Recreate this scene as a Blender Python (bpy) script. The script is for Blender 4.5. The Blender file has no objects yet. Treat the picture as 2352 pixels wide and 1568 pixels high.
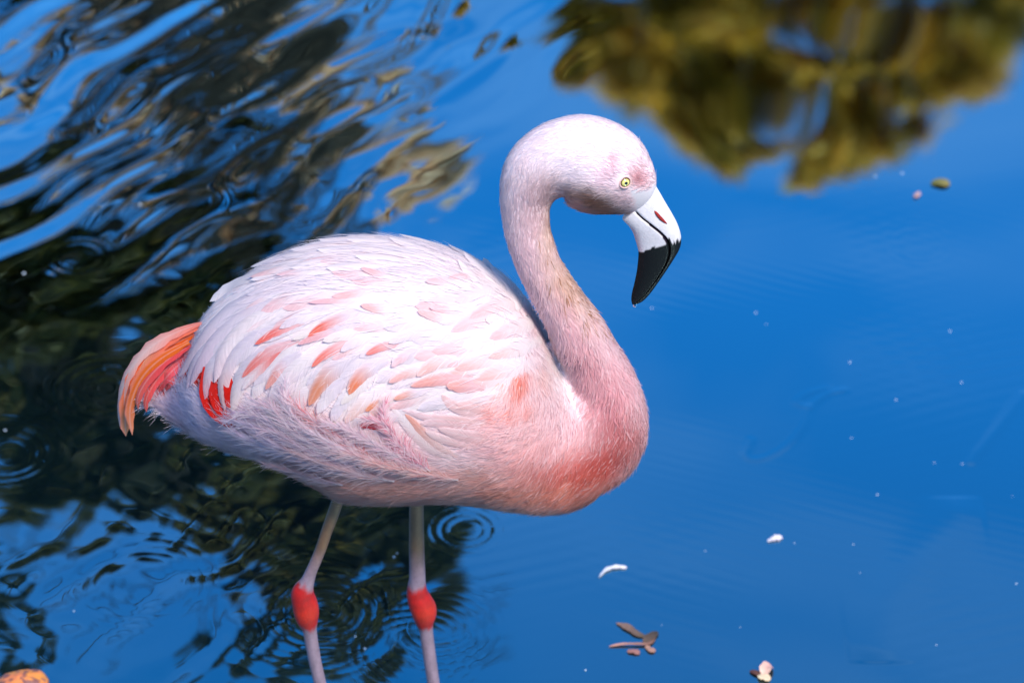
import bpy, math, random
import numpy as np
from mathutils import Vector
from mathutils.bvhtree import BVHTree

random.seed(7)
rng = np.random.default_rng(11)
sc = bpy.context.scene
COL = sc.collection

# ------------------------------------------------------------------ camera, sky, sun, exposure
LENS, SENSOR, PITCH, DIST, ZC = 120.0, 36.0, math.radians(36.0), 3.33, 0.52
FWD = np.array([0, math.cos(PITCH), -math.sin(PITCH)])
UPV = np.array([0, math.sin(PITCH), math.cos(PITCH)])
RGT = np.array([1.0, 0, 0])
CAM = np.array([0, 0, ZC]) - DIST * FWD
cam_d = bpy.data.cameras.new('camera')
cam_d.lens, cam_d.sensor_width = LENS, SENSOR
cam_d.clip_start, cam_d.clip_end = 0.05, 4000
cam_d.dof.use_dof = True
cam_d.dof.focus_distance = 3.25
cam_d.dof.aperture_fstop = 6.0
cam = bpy.data.objects.new('camera', cam_d)
COL.objects.link(cam)
cam.location = CAM
cam.rotation_euler = (math.pi / 2 - PITCH, 0, 0)
sc.camera = cam

SUN_EL, SUN_AZ = math.radians(53), math.radians(148)      # azimuth from +y towards +x
world = bpy.data.worlds.new('World')
sc.world = world
world.use_nodes = True
wn = world.node_tree
bg = wn.nodes['Background']
sky = wn.nodes.new('ShaderNodeTexSky')
sky.sky_type = 'NISHITA'
sky.sun_disc = False
sky.sun_elevation, sky.sun_rotation = SUN_EL, SUN_AZ
sky.ozone_density, sky.dust_density, sky.air_density = 5.0, 0.7, 1.0
hs = wn.nodes.new('ShaderNodeHueSaturation')
hs.inputs['Saturation'].default_value = 1.35
wn.links.new(sky.outputs[0], hs.inputs['Color'])
# thin high cirrus drawn out over the whole sky
geo = wn.nodes.new('ShaderNodeTexCoord'); sx = wn.nodes.new('ShaderNodeSeparateXYZ'); wn.links.new(geo.outputs['Generated'], sx.inputs[0])
mz = wn.nodes.new('ShaderNodeMath'); mz.operation = 'MAXIMUM'; mz.inputs[1].default_value = .06; wn.links.new(sx.outputs[2], mz.inputs[0])
dv = [wn.nodes.new('ShaderNodeMath') for _ in range(2)]; cmb = wn.nodes.new('ShaderNodeCombineXYZ')
for k_, d_ in enumerate(dv):
    d_.operation = 'DIVIDE'; wn.links.new(sx.outputs[k_], d_.inputs[0]); wn.links.new(mz.outputs[0], d_.inputs[1]); wn.links.new(d_.outputs[0], cmb.inputs[k_])
mp = wn.nodes.new('ShaderNodeMapping'); mp.inputs['Rotation'].default_value = (0, 0, .7); mp.inputs['Scale'].default_value = (1.0, 3.2, 1); wn.links.new(cmb.outputs[0], mp.inputs[0])
nz_ = wn.nodes.new('ShaderNodeTexNoise'); nz_.inputs['Scale'].default_value = 1.6; nz_.inputs['Detail'].default_value = 5; nz_.inputs['Distortion'].default_value = .6; wn.links.new(mp.outputs[0], nz_.inputs['Vector'])
rp = wn.nodes.new('ShaderNodeMapRange'); rp.inputs[1].default_value = .42; rp.inputs[2].default_value = .8; rp.inputs[4].default_value = .15; wn.links.new(nz_.outputs['Fac'], rp.inputs[0])
mxc = wn.nodes.new('ShaderNodeMix'); mxc.data_type = 'RGBA'
wn.links.new(rp.outputs[0], mxc.inputs[0]); wn.links.new(hs.outputs[0], mxc.inputs[6]); mxc.inputs[7].default_value = (4.2, 4.6, 5.4, 1)
wn.links.new(mxc.outputs[2], bg.inputs[0])
bg.inputs[1].default_value = 0.12
sun_d = bpy.data.lights.new('sun', 'SUN')
sun_d.energy, sun_d.angle, sun_d.color = 3.0, math.radians(16), (1.0, 0.89, 0.77)
sun = bpy.data.objects.new('sun', sun_d)
COL.objects.link(sun)
to_sun = Vector((math.sin(SUN_AZ) * math.cos(SUN_EL), math.cos(SUN_AZ) * math.cos(SUN_EL), math.sin(SUN_EL)))
sun.rotation_euler = (-to_sun).to_track_quat('-Z', 'Y').to_euler()
sc.view_settings.view_transform = 'Standard'
sc.view_settings.look = 'None'
sc.view_settings.gamma = 1.0
sc.view_settings.use_curve_mapping = False
sc.view_settings.exposure = 0.8
sc.render.engine = 'CYCLES'
sc.cycles.use_denoising = True
sc.cycles.max_bounces = 6
sc.cycles.caustics_reflective = False

# ------------------------------------------------------------------ helpers: photo pixel (2352 wide) <-> place
K = SENSOR / LENS / 2352.0
def ray(px, py):
    px = np.asarray(px, float); py = np.asarray(py, float)
    return FWD + ((px - 1176) * K)[..., None] * RGT - ((py - 784) * K)[..., None] * UPV
def on_y(px, py, y=0.0):
    d = ray(px, py)
    t = (np.asarray(y) - CAM[1]) / d[..., 1]
    return CAM + d * t[..., None]
def on_water(px, py, z=0.0):
    d = ray(px, py)
    t = (z - CAM[2]) / d[..., 2]
    return CAM + d * t[..., None]
def mirrored(px, py, y):
    """where the thing stands whose mirror image in the still pond shows at this pixel, at depth y"""
    p = on_water(px, py)
    d = ray(px, py) * np.array([1, 1, -1])
    t = (np.asarray(y) - p[..., 1]) / d[..., 1]
    return p + d * t[..., None]
def to_px(P):
    r = np.asarray(P) - CAM
    dz = r @ FWD
    return 1176 + (r @ RGT) / dz / K, 784 - (r @ UPV) / dz / K
def mpp(P):
    return float((np.asarray(P) - CAM) @ FWD) * K
def z1(x, y): return (1450 + x / 2.24) * .765625, (300 + y / 2.24) * .765625
def z3(x, y): return (300 + x / 2.6137) * .765625, (900 + y / 2.6137) * .765625
def z4(x, y): return (600 + x / 2.6137) * .765625, (680 + y / 2.6137) * .765625
def z5(x, y): return (800 + x / 2.6133) * .765625, (1050 + y / 2.6133) * .765625
def z6(x, y): return (800 + x / 2.6217) * .765625, (1450 + y / 2.6217) * .765625
ZS = {1: z1, 3: z3, 4: z4, 5: z5, 6: z6, 0: lambda x, y: (x, y)}
ZSC = {1: .765625 / 2.24, 3: .765625 / 2.6137, 4: .765625 / 2.6137, 5: .765625 / 2.6133, 6: .765625 / 2.6217, 0: 1.0}

def lin(c):
    c = np.asarray(c, float) / 255.0
    return np.where(c <= 0.04045, c / 12.92, ((c + 0.055) / 1.055) ** 2.4)
def catmull(pts, n):
    P = np.asarray(pts, float)
    m = len(P)
    if m == 2: P = np.array([P[0], (P[0] + P[1]) / 2, P[1]]); m = 3
    Q = np.vstack([2 * P[0] - P[1], P, 2 * P[-1] - P[-2]])
    seg = np.linalg.norm(np.diff(P[:, :min(3, P.shape[1])], axis=0), axis=1)
    cs = np.concatenate([[0], np.cumsum(seg)])
    s = np.linspace(0, cs[-1], n)
    i = np.clip(np.searchsorted(cs, s, side='right') - 1, 0, m - 2)
    t = ((s - cs[i]) / np.maximum(seg[i], 1e-9))[:, None]
    a, b, c, d = Q[i], Q[i + 1], Q[i + 2], Q[i + 3]
    return 0.5 * ((2 * b) + (c - a) * t + (2 * a - 5 * b + 4 * c - d) * t ** 2 + (3 * b - a - 3 * c + d) * t ** 3)
def hash2(ix, iy, seed):
    h = (ix.astype(np.int64) * 374761393 + iy.astype(np.int64) * 668265263 + seed * 974711) & 0x7fffffff
    h = ((h ^ (h >> 13)) * 1274126177) & 0x7fffffff
    return ((h ^ (h >> 16)) & 0xffff) / 65535.0
def vnoise(x, y, seed=0):
    x = np.asarray(x, float); y = np.asarray(y, float)
    ix, iy = np.floor(x), np.floor(y)
    fx, fy = x - ix, y - iy
    fx = fx * fx * fx * (fx * (fx * 6 - 15) + 10); fy = fy * fy * fy * (fy * (fy * 6 - 15) + 10)
    a, b = hash2(ix, iy, seed), hash2(ix + 1, iy, seed)
    c, d = hash2(ix, iy + 1, seed), hash2(ix + 1, iy + 1, seed)
    return (a + (b - a) * fx) * (1 - fy) + (c + (d - c) * fx) * fy
def fbm(x, y, seed=0, o=3):
    s, a, n = 0, 0.5, 0
    for k in range(o):
        s = s + a * vnoise(x * 2 ** k, y * 2 ** k, seed + k * 17); n += a; a *= .5
    return s / n
def inside(px, py, poly):
    px = np.asarray(px, float); py = np.asarray(py, float)
    r = np.zeros(px.shape, bool)
    n = len(poly)
    for i in range(n):
        x0, y0 = poly[i]; x1, y1 = poly[(i + 1) % n]
        if y0 == y1: continue
        c = ((y0 > py) != (y1 > py)) & (px < (x1 - x0) * (py - y0) / (y1 - y0) + x0)
        r ^= c
    return r

def mesh(name, V, F, col=None, uv=None, smooth=True):
    """V (n,3); F (m,k) array of equal polygons or a list of such arrays"""
    V = np.asarray(V, np.float32)
    Fs = F if isinstance(F, list) else [F]
    Fs = [np.asarray(f, np.int32) for f in Fs if len(f)]
    me = bpy.data.meshes.new(name)
    loops = np.concatenate([f.ravel() for f in Fs])
    tot = np.concatenate([np.full(len(f), f.shape[1], np.int32) for f in Fs])
    start = np.concatenate([[0], np.cumsum(tot)[:-1]]).astype(np.int32)
    me.vertices.add(len(V)); me.vertices.foreach_set('co', V.ravel())
    me.loops.add(len(loops)); me.loops.foreach_set('vertex_index', loops)
    me.polygons.add(len(tot)); me.polygons.foreach_set('loop_start', start)
    me.polygons.foreach_set('use_smooth', np.full(len(tot), smooth, bool))
    me.update(calc_edges=True)
    if col is not None:
        at = me.color_attributes.new('Col', 'FLOAT_COLOR', 'POINT')
        c = np.ones((len(V), 4), np.float32); c[:, :3] = col
        at.data.foreach_set('color', c.ravel())
    if uv is not None:
        l = me.uv_layers.new(name='UVMap')
        l.data.foreach_set('uv', np.asarray(uv, np.float32)[loops].ravel())
    return me
def obj(name, me, mat, parent=None, kind=None, label=None, cat=None, group=None):
    o = bpy.data.objects.new(name, me)
    COL.objects.link(o)
    if mat is not None and me is not None and not me.materials: me.materials.append(mat)
    if parent is not None: o.parent = parent
    for k, v in (('kind', kind), ('label', label), ('category', cat), ('group', group)):
        if v: o[k] = v
    return o
def empty(name, loc, label, cat, group=None):
    o = obj(name, None, None, None, None, label, cat, group)
    o.location = loc
    return o
def grid_faces(nu, nv, wrap=False):
    i = np.arange(nu - 1)[:, None]; j = np.arange(nv if wrap else nv - 1)[None, :]
    a = i * nv + j; b = i * nv + (j + 1) % nv
    return np.stack([a, b, b + nv, a + nv], -1).reshape(-1, 4)
def tube(P, R, nv=16, caps=True, ref=None):
    """tube of circles along P (n,3) with radii R; returns V, [quads, tris]"""
    P = np.asarray(P, float); R = np.broadcast_to(np.asarray(R, float), (len(P),))
    T = np.gradient(P, axis=0); T /= np.linalg.norm(T, axis=1)[:, None] + 1e-12
    ref = np.array([0, 1.0, 0]) if ref is None else np.asarray(ref, float)
    if abs(T @ ref).max() > .97: ref = np.array([1.0, 0.1, 0])
    A = np.cross(T, ref); A /= np.linalg.norm(A, axis=1)[:, None]
    B = np.cross(T, A)
    th = np.linspace(0, 2 * np.pi, nv, endpoint=False)
    V = P[:, None] + R[:, None, None] * (np.cos(th)[None, :, None] * A[:, None] + np.sin(th)[None, :, None] * B[:, None])
    V = V.reshape(-1, 3); F = [grid_faces(len(P), nv, True)]
    if caps:
        n = len(V); V = np.vstack([V, P[0], P[-1]]); j = np.arange(nv); l = (len(P) - 1) * nv
        F.append(np.concatenate([np.stack([np.full(nv, n), (j + 1) % nv, j], -1), np.stack([np.full(nv, n + 1), l + j, l + (j + 1) % nv], -1)]))
    return V, F
def merge(parts):
    Vs, Qs, Ts, o = [], [], [], 0
    for V, F in parts:
        Vs.append(V)
        for f in (F if isinstance(F, list) else [F]):
            (Qs if f.shape[1] == 4 else Ts).append(f + o)
        o += len(V)
    return np.vstack(Vs), [np.concatenate(x) for x in (Qs, Ts) if x]

# ------------------------------------------------------------------ materials
def new_mat(name):
    m = bpy.data.materials.new(name); m.use_nodes = True
    return m, m.node_tree, m.node_tree.nodes['Principled BSDF']
def attr_mat(name, rough=.7, translucent=0.0, sheen=0.0, spec=.3, barbs=0.0, noise=0.0, nscale=200, bump=0.0, bscale=400):
    m, nt, bs = new_mat(name)
    N, L = nt.nodes, nt.links
    at = N.new('ShaderNodeAttribute'); at.attribute_name = 'Col'
    colour = at.outputs['Color']
    bs.inputs['Roughness'].default_value = rough
    bs.inputs['Specular IOR Level'].default_value = spec
    bs.inputs['Sheen Weight'].default_value = sheen
    if noise:
        tx = N.new('ShaderNodeTexNoise'); tx.inputs['Scale'].default_value = nscale; tx.inputs['Detail'].default_value = 4
        co = N.new('ShaderNodeTexCoord'); L.new(co.outputs['Object'], tx.inputs['Vector'])
        mr = N.new('ShaderNodeMapRange'); mr.inputs[3].default_value = 1 - noise; mr.inputs[4].default_value = 1 + noise * .5
        L.new(tx.outputs['Fac'], mr.inputs[0])
        mx = N.new('ShaderNodeVectorMath'); mx.operation = 'SCALE'
        L.new(colour, mx.inputs[0]); L.new(mr.outputs[0], mx.inputs['Scale'])
        colour = mx.outputs[0]
    if bump:
        tb = N.new('ShaderNodeTexNoise'); tb.inputs['Scale'].default_value = bscale
        bp = N.new('ShaderNodeBump'); bp.inputs['Strength'].default_value = bump; bp.inputs['Distance'].default_value = .002
        co = N.new('ShaderNodeTexCoord'); L.new(co.outputs['Object'], tb.inputs['Vector'])
        L.new(tb.outputs['Fac'], bp.inputs['Height']); L.new(bp.outputs[0], bs.inputs['Normal'])
    if barbs:
        # fine barbs running off the shaft: uv in metres, stripes along x + 1.3|y|
        uv = N.new('ShaderNodeUVMap'); sp = N.new('ShaderNodeSeparateXYZ'); L.new(uv.outputs[0], sp.inputs[0])
        ab = N.new('ShaderNodeMath'); ab.operation = 'ABSOLUTE'; L.new(sp.outputs[1], ab.inputs[0])
        ma = N.new('ShaderNodeMath'); ma.operation = 'MULTIPLY_ADD'; ma.inputs[1].default_value = -1.6
        L.new(ab.outputs[0], ma.inputs[0]); L.new(sp.outputs[0], ma.inputs[2])
        cb = N.new('ShaderNodeCombineXYZ'); L.new(ma.outputs[0], cb.inputs[0])
        m2 = N.new('ShaderNodeMath'); m2.operation = 'MULTIPLY'; m2.inputs[1].default_value = .12; L.new(sp.outputs[1], m2.inputs[0]); L.new(m2.outputs[0], cb.inputs[1])
        oi = N.new('ShaderNodeObjectInfo'); L.new(oi.outputs['Random'], cb.inputs[2])
        tn = N.new('ShaderNodeTexNoise'); tn.inputs['Scale'].default_value = 420; tn.inputs['Detail'].default_value = 3
        L.new(cb.outputs[0], tn.inputs['Vector'])
        mr = N.new('ShaderNodeMapRange'); mr.inputs[1].default_value = .3; mr.inputs[2].default_value = .7
        mr.inputs[3].default_value = 1 - barbs; mr.inputs[4].default_value = 1 + barbs * .25
        L.new(tn.outputs['Fac'], mr.inputs[0])
        mx = N.new('ShaderNodeVectorMath'); mx.operation = 'SCALE'
        L.new(colour, mx.inputs[0]); L.new(mr.outputs[0], mx.inputs['Scale']); colour = mx.outputs[0]
        bp = N.new('ShaderNodeBump'); bp.inputs['Strength'].default_value = .5; bp.inputs['Distance'].default_value = .0012
        L.new(tn.outputs['Fac'], bp.inputs['Height']); L.new(bp.outputs[0], bs.inputs['Normal'])
    L.new(colour, bs.inputs['Base Color'])
    if translucent:
        tr = N.new('ShaderNodeBsdfTranslucent'); L.new(colour, tr.inputs[0])
        mi = N.new('ShaderNodeMixShader'); mi.inputs[0].default_value = translucent
        L.new(bs.outputs[0], mi.inputs[1]); L.new(tr.outputs[0], mi.inputs[2])
        L.new(mi.outputs[0], N['Material Output'].inputs[0])
    return m
M_BODY = attr_mat('plumage_skin', .85, .0, .1, .15)
M_STRAND = attr_mat('down_barbs', .75, .4, .15, .15)
M_FEATHER = attr_mat('feather_vane', .62, .42, .12, .2, barbs=.12)
M_BEAK = attr_mat('beak_horn', .5, 0, 0, .14, noise=.12, nscale=300, bump=.15, bscale=500)
M_LEG = attr_mat('leg_skin', .5, 0, 0, .4, noise=.3, nscale=260, bump=.35, bscale=700)
M_EYE = attr_mat('eye', .08, 0, 0, .6)
M_LEAF = attr_mat('leaf', .55, .5, 0, .3)
M_BARK = attr_mat('bark', .9, 0, 0, .2, noise=.4, nscale=8, bump=.6, bscale=30)
M_FLOAT = attr_mat('floating_litter', .6, .15, 0, .3, noise=.25, nscale=500)

# ------------------------------------------------------------------ the pond surface
def water_material():
    m, nt, bs = new_mat('pond_water')
    N, L = nt.nodes, nt.links
    gl = N.new('ShaderNodeBsdfGlossy'); gl.inputs['Roughness'].default_value = .02
    gl.inputs['Color'].default_value = (.58, .92, 1.0, 1)
    bs.inputs['Base Color'].default_value = (.008, .030, .042, 1)
    bs.inputs['Roughness'].default_value = .3
    bs.inputs['Specular IOR Level'].default_value = 0
    lw = N.new('ShaderNodeFresnel'); lw.inputs['IOR'].default_value = 1.33
    mr = N.new('ShaderNodeMath'); mr.operation = 'MULTIPLY'; mr.inputs[1].default_value = 23.5
    L.new(lw.outputs[0], mr.inputs[0])
    pw = N.new('ShaderNodeMath'); pw.operation = 'POWER'; pw.use_clamp = True; pw.inputs[1].default_value = 1.1
    L.new(mr.outputs[0], pw.inputs[0]); mr = pw
    mi = N.new('ShaderNodeMixShader')
    L.new(mr.outputs[0], mi.inputs[0]); L.new(bs.outputs[0], mi.inputs[1]); L.new(gl.outputs[0], mi.inputs[2])
    L.new(mi.outputs[0], N['Material Output'].inputs[0])
    return m
M_WATER = water_material()

def water_height(X, Y):
    px, py = to_px(np.stack([X, Y, np.zeros_like(X)], -1))
    H = np.zeros_like(X)
    # broad lazy swell
    H += .0015 * (fbm(X * 3.1 + 5, Y * 2.3, 3, 2) - .5)
    # wake running down from the far left: crests lean up to the right
    mask = 1 / (1 + np.exp((px - 900 + .30 * py) / 110)) * 1 / (1 + np.exp((py - 560) / 90))
    mask = np.clip(mask + .75 * np.exp(-((px - 1060) / 190) ** 2 - ((py - 90) / 130) ** 2), 0, 1.2)
    kx, ky = .785, -.62
    s = X * kx + Y * ky
    q = X * .62 + Y * .785
    warp = .05 * (fbm(q * 5 + 3, s * 5, 21, 2) - .5)
    wk = 0
    for lam, sl, sd in ((.17, .036, 4), (.095, .036, 1), (.055, .020, 2), (.031, .006, 3)):
        ph = 2 * np.pi * (s + warp * 1.4) / lam + 5 * vnoise(q * 6 + sd, s * 4, 40 + sd)
        wk = wk + sl * lam / (2 * np.pi) * np.sin(ph) * (.35 + 1.1 * vnoise(q * 9, s * 14 + sd * 7, 60 + sd))
    H += mask * wk
    # cat's-paw chop under and left of the bird
    m2 = 1 / (1 + np.exp((px - 1020) / 60)) * (.35 + .65 / (1 + np.exp(-(py - 900) / 150)))
    ch = 0
    for ang, lam, sl, sd in ((.3, .060, .0040, 1), (1.1, .034, .003, 2), (2.45, .085, .0075, 3), (2.6, .045, .005, 4)):
        d = X * math.cos(ang) + Y * math.sin(ang)
        ch = ch + sl * lam / (2 * np.pi) * np.sin(2 * np.pi * d / lam + 7 * fbm(X * 9 + sd, Y * 9, 80 + sd, 2)) * vnoise(X * 14 + sd, Y * 11, 90 + sd) * 1.6
    H += m2 * ch
    # faint ripples on the open water
    m3 = (1 - m2) / (1 + np.exp(-(py - 520) / 60))
    for ang, lam, sl, sd in ((1.2, .016, .0030, 1), (1.9, .021, .0035, 2)):
        d = X * math.cos(ang) + Y * math.sin(ang)
        H += m3 * sl * lam / (2 * np.pi) * np.sin(2 * np.pi * d / lam + 6 * fbm(X * 5, Y * 5, 120 + sd, 2)) * np.clip(vnoise(X * 6 + sd * 9, Y * 6, 130 + sd) * 2.4 - 1.1, 0, 1)
    # spreading rings where drops fell: centre pixel, radius, ring spacing (m), slope, width
    for cx, cy, r, lam, sl, wd in RINGS:
        c = on_water(cx, cy)
        d = np.hypot(X - c[0], Y - c[1])
        e = np.exp(-((d - r) / wd) ** 2)
        H += sl * lam / (2 * np.pi) * np.sin(2 * np.pi * (d - r) / lam) * e * (.35 + 1.0 * vnoise((X - c[0]) * 16 + 50 + r * 99, (Y - c[1]) * 16 + 50, 7))
    # a lazy slick line drawn out on the calm water
    for pts, w_, a_ in SLICKS:
        c = catmull([on_water(*p)[:2] for p in pts], 60)
        near = (X > c[:, 0].min() - .03) & (X < c[:, 0].max() + .03) & (Y > c[:, 1].min() - .03) & (Y < c[:, 1].max() + .03)
        d2 = ((X[near][:, None] - c[None, :, 0]) ** 2 + (Y[near][:, None] - c[None, :, 1]) ** 2).min(1)
        H[near] += a_ * np.exp(-d2 / w_ ** 2)
    # sink smoothly to flat before the far field
    return H
RINGS = [(1070, 1216, .031, .0105, .045, .012), (178, 590, .036, .012, .04, .010), (745, 1405, .036, .0135, .022, .030),
         (245, 895, .042, .014, .04, .022), (15, 1040, .048, .012, .028, .022), (700, 1400, .095, .012, .005, .03),
         (1010, 1440, .05, .011, .008, .03), (330, 1340, .06, .012, .008, .03), (950, 1490, .06, .011, .012, .02), (2110, 560, .035, .012, .007, .02)]
SLICKS = [([(1940, 895), (1900, 905), (1860, 935), (1850, 965), (1830, 1000), (1790, 1035), (1740, 1055), (1712, 1045), (1725, 1010)], .0040, .00022),
          ([(1860, 935), (1830, 925), (1850, 905), (1900, 890)], .004, .00014),
          ([(2352, 905), (2290, 985), (2230, 1060)], .006, .0002), ([(2010, 1480), (2060, 1350), (2200, 1180)], .03, .0005)]
c0 = on_water(1176, 784)
fx = np.arange(-.92, .92, .0032)
fy = np.arange(on_water(1176, 1600)[1], on_water(1176, -60)[1], .0034)
def outer(a, far, n=34):
    return a + np.sign(far - a) * np.geomspace(.006, abs(far - a), n)
xs = np.concatenate([outer(fx[0], -60)[::-1], fx, outer(fx[-1], 60)])
ys = np.concatenate([outer(fy[0], -45)[::-1], fy, outer(fy[-1], 60)])
X, Y = np.meshgrid(xs, ys, indexing='ij')
H = water_height(X, Y)
far = np.maximum(np.maximum(fx[0] - X, X - fx[-1]), np.maximum(fy[0] - Y, Y - fy[-1]))
H *= np.exp(-np.clip(far, 0, None) / .25)
obj('pond_water', mesh('pond_water', np.stack([X, Y, H], -1).reshape(-1, 3), grid_faces(len(xs), len(ys))[:, ::-1]), M_WATER, kind='structure',
    label='blue rippled pond water mirroring trees and sky', cat='water')

# ground: pond bed and banks in one sheet out to the horizon
def ground_material():
    m, nt, bs = new_mat('bank_grass')
    N, L = nt.nodes, nt.links
    tn = N.new('ShaderNodeTexNoise'); tn.inputs['Scale'].default_value = .6; tn.inputs['Detail'].default_value = 8
    cr = N.new('ShaderNodeValToRGB')
    cr.color_ramp.elements[0].color = (.030, .040, .014, 1); cr.color_ramp.elements[1].color = (.11, .09, .045, 1)
    co = N.new('ShaderNodeTexCoord'); L.new(co.outputs['Object'], tn.inputs['Vector'])
    L.new(tn.outputs['Fac'], cr.inputs[0]); L.new(cr.outputs[0], bs.inputs['Base Color'])
    bs.inputs['Roughness'].default_value = .95
    return m
gx = np.concatenate([-np.geomspace(1, 1500, 60)[::-1], [0], np.geomspace(1, 1500, 60)])
GX, GY = np.meshgrid(gx, gx + 1, indexing='ij')
def ground_z(x, y):
    r = np.hypot(x / 24.0, (y - 1.0) / 12.5) + .12 * (vnoise(np.asarray(x) * .15, np.asarray(y) * .15, 5) - .5)
    return -.15 - .25 * np.clip(1 - np.hypot(x, y) / 6, 0, 1) * 0 + .75 / (1 + np.exp(-(r - 1) * 14)) + 0.3 * (vnoise(np.asarray(x) * .05 + 9, np.asarray(y) * .05, 6) - .5) * (r > 1)
GZ = ground_z(GX, GY)
obj('ground', mesh('ground', np.stack([GX, GY, GZ], -1).reshape(-1, 3), grid_faces(len(gx), len(gx))[:, ::-1]), ground_material(), kind='structure',
    label='muddy pond bed and grassy banks', cat='ground')

# ------------------------------------------------------------------ trees on the far bank, seen mirrored in the pond
def make_tree(name, label, clumps, depth, leaf, tones, n_leaves, base_x, bark, group='trees on the far bank', spread=.8, fill=0, branches=(), gapf=None):
    """clumps: (px, py, r px) mirror-image pixels; depth: metres beyond the bird"""
    cs = []
    for px, py, r in clumps:
        y = depth + random.uniform(-spread, spread)
        p = mirrored(px, py, y)
        m = np.linalg.norm(p - CAM) * K
        cs.append((p, r * m))
    C = np.array([c[0] for c in cs]); R = np.array([c[1] for c in cs])
    gz = float(ground_z(base_x, depth))
    top = C[:, 2].max()
    # fuller crown below the part that the water shows
    cx, hw = C[:, 0].mean(), (C[:, 0].max() - C[:, 0].min()) / 2 + .6
    for k in range(fill):
        z = gz + (top - gz) * random.uniform(.35, .8)
        a = random.uniform(0, 6.28); rr = hw * math.sqrt(random.random()) * 1.1
        C = np.vstack([C, [cx + rr * math.cos(a), depth + .6 * rr * math.sin(a), z]]); R = np.append(R, random.uniform(.35, .8) * R.max())
    root = empty(name, (base_x, depth, gz), label, 'tree', group)
    off = np.array([base_x, depth, gz])
    parts = []
    tt = .028 * (top - gz)
    fork = np.array([cx * .6 + base_x * .4, depth, gz + (top - gz) * .42])
    tr = catmull([[base_x, depth, gz - .3], [base_x + .15, depth, gz + (top - gz) * .2], fork], 14)
    parts.append(tube(tr, np.linspace(tt * 1.3, tt * .8, 14), 10))
    for c, r in zip(C, R):
        mid = (fork + c) / 2 + np.array([random.uniform(-.3, .3), random.uniform(-.3, .3), random.uniform(-.2, .4)])
        parts.append(tube(catmull([fork - [0, 0, .4], mid, c], 9), np.linspace(tt * min(.42, 5 / len(C)), tt * .03, 9), 6))
    for bp, bw in branches:
        q = np.array([mirrored(x, y, depth - .5) for x, y in bp])
        m = np.linalg.norm(q[0] - CAM) * K
        parts.append(tube(catmull(q, 14), np.linspace(bw, bw * .35, 14) * m, 6))
    V, F = merge(parts)
    V = V - off
    obj('trunk', mesh('trunk', V, F, np.tile(lin(bark), (len(V), 1))), M_BARK, root)
    w = R ** 2; w /= w.sum()
    i = rng.choice(len(C), n_leaves, p=w)
    d = rng.normal(size=(n_leaves, 3)); d /= np.linalg.norm(d, axis=1)[:, None]
    rad = R[i] * rng.random(n_leaves) ** .42 * (.82 + .3 * rng.random(n_leaves))
    P = C[i] + d * rad[:, None]
    # twig gaps: drop leaves where a clumpy field is low
    gf = gapf or .156 / leaf
    keep = vnoise(P[:, 0] * gf, P[:, 2] * gf, 9) * .6 + .4 * vnoise(P[:, 1] * 2, P[:, 2] * 5, 4) > .36
    P, d = P[keep], d[keep]; n = len(P)
    a = rng.normal(size=(n, 3)); a[:, 2] -= .5; a /= np.linalg.norm(a, axis=1)[:, None]
    b = np.cross(a, d + .4 * rng.normal(size=(n, 3))); b /= np.linalg.norm(b, axis=1)[:, None] + 1e-9
    L = leaf * (.6 + .8 * rng.random(n))[:, None]
    nrm = np.cross(a, b)
    V = np.stack([P, P + a * L * .5 + b * L * .3 + nrm * L * .06, P + a * L, P + a * L * .5 - b * L * .3 + nrm * L * .06], 1)
    t = rng.random(n)
    cl = np.array([lin(c) for c in tones])
    clump_t = .55 * vnoise(P[:, 0] * 1.7, P[:, 2] * 1.7, 77) + .45 * vnoise(P[:, 0] * 5.1, P[:, 2] * 4.3, 78)
    k = np.clip((clump_t * .75 + t * .35) * len(tones) - .2, 0, len(tones) - 1).astype(int)
    col = cl[k] * (.75 + .5 * rng.random(n))[:, None]
    cr = obj('crown', mesh('crown', V.reshape(-1, 3) - off, np.arange(4 * n).reshape(n, 4), np.repeat(col, 4, 0), smooth=False), M_LEAF, root, kind='stuff')
    return root

make_tree('yellow_green_tree', 'tall yellow-green tree on the far bank, mirrored behind the flamingo\'s head',
          [(1360, 60, 75), (1350, 150, 55), (1470, 110, 110), (1460, 210, 60), (1560, 210, 100), (1580, 290, 70), (1640, 330, 62), (1670, 372, 28),
           (1700, 250, 110), (1760, 120, 130), (1800, 230, 90), (1880, 140, 120), (1900, 60, 120), (1950, 260, 80), (1900, 330, 55), (1860, 390, 42), (1840, 415, 22),
           (1960, 340, 60), (2020, 300, 80), (2060, 350, 40), (2090, 200, 120), (2130, 270, 70), (2190, 130, 110), (2220, 200, 60), (2280, 60, 80), (2330, 10, 60),
           (1600, 40, 120), (2050, 60, 120), (1690, 20, 100)],
          30.0, .17, [(104, 84, 24), (160, 124, 34), (215, 160, 50), (244, 198, 92)], 52000, 2.2, (74, 62, 46), spread=1.0, fill=14, gapf=.65)
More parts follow.
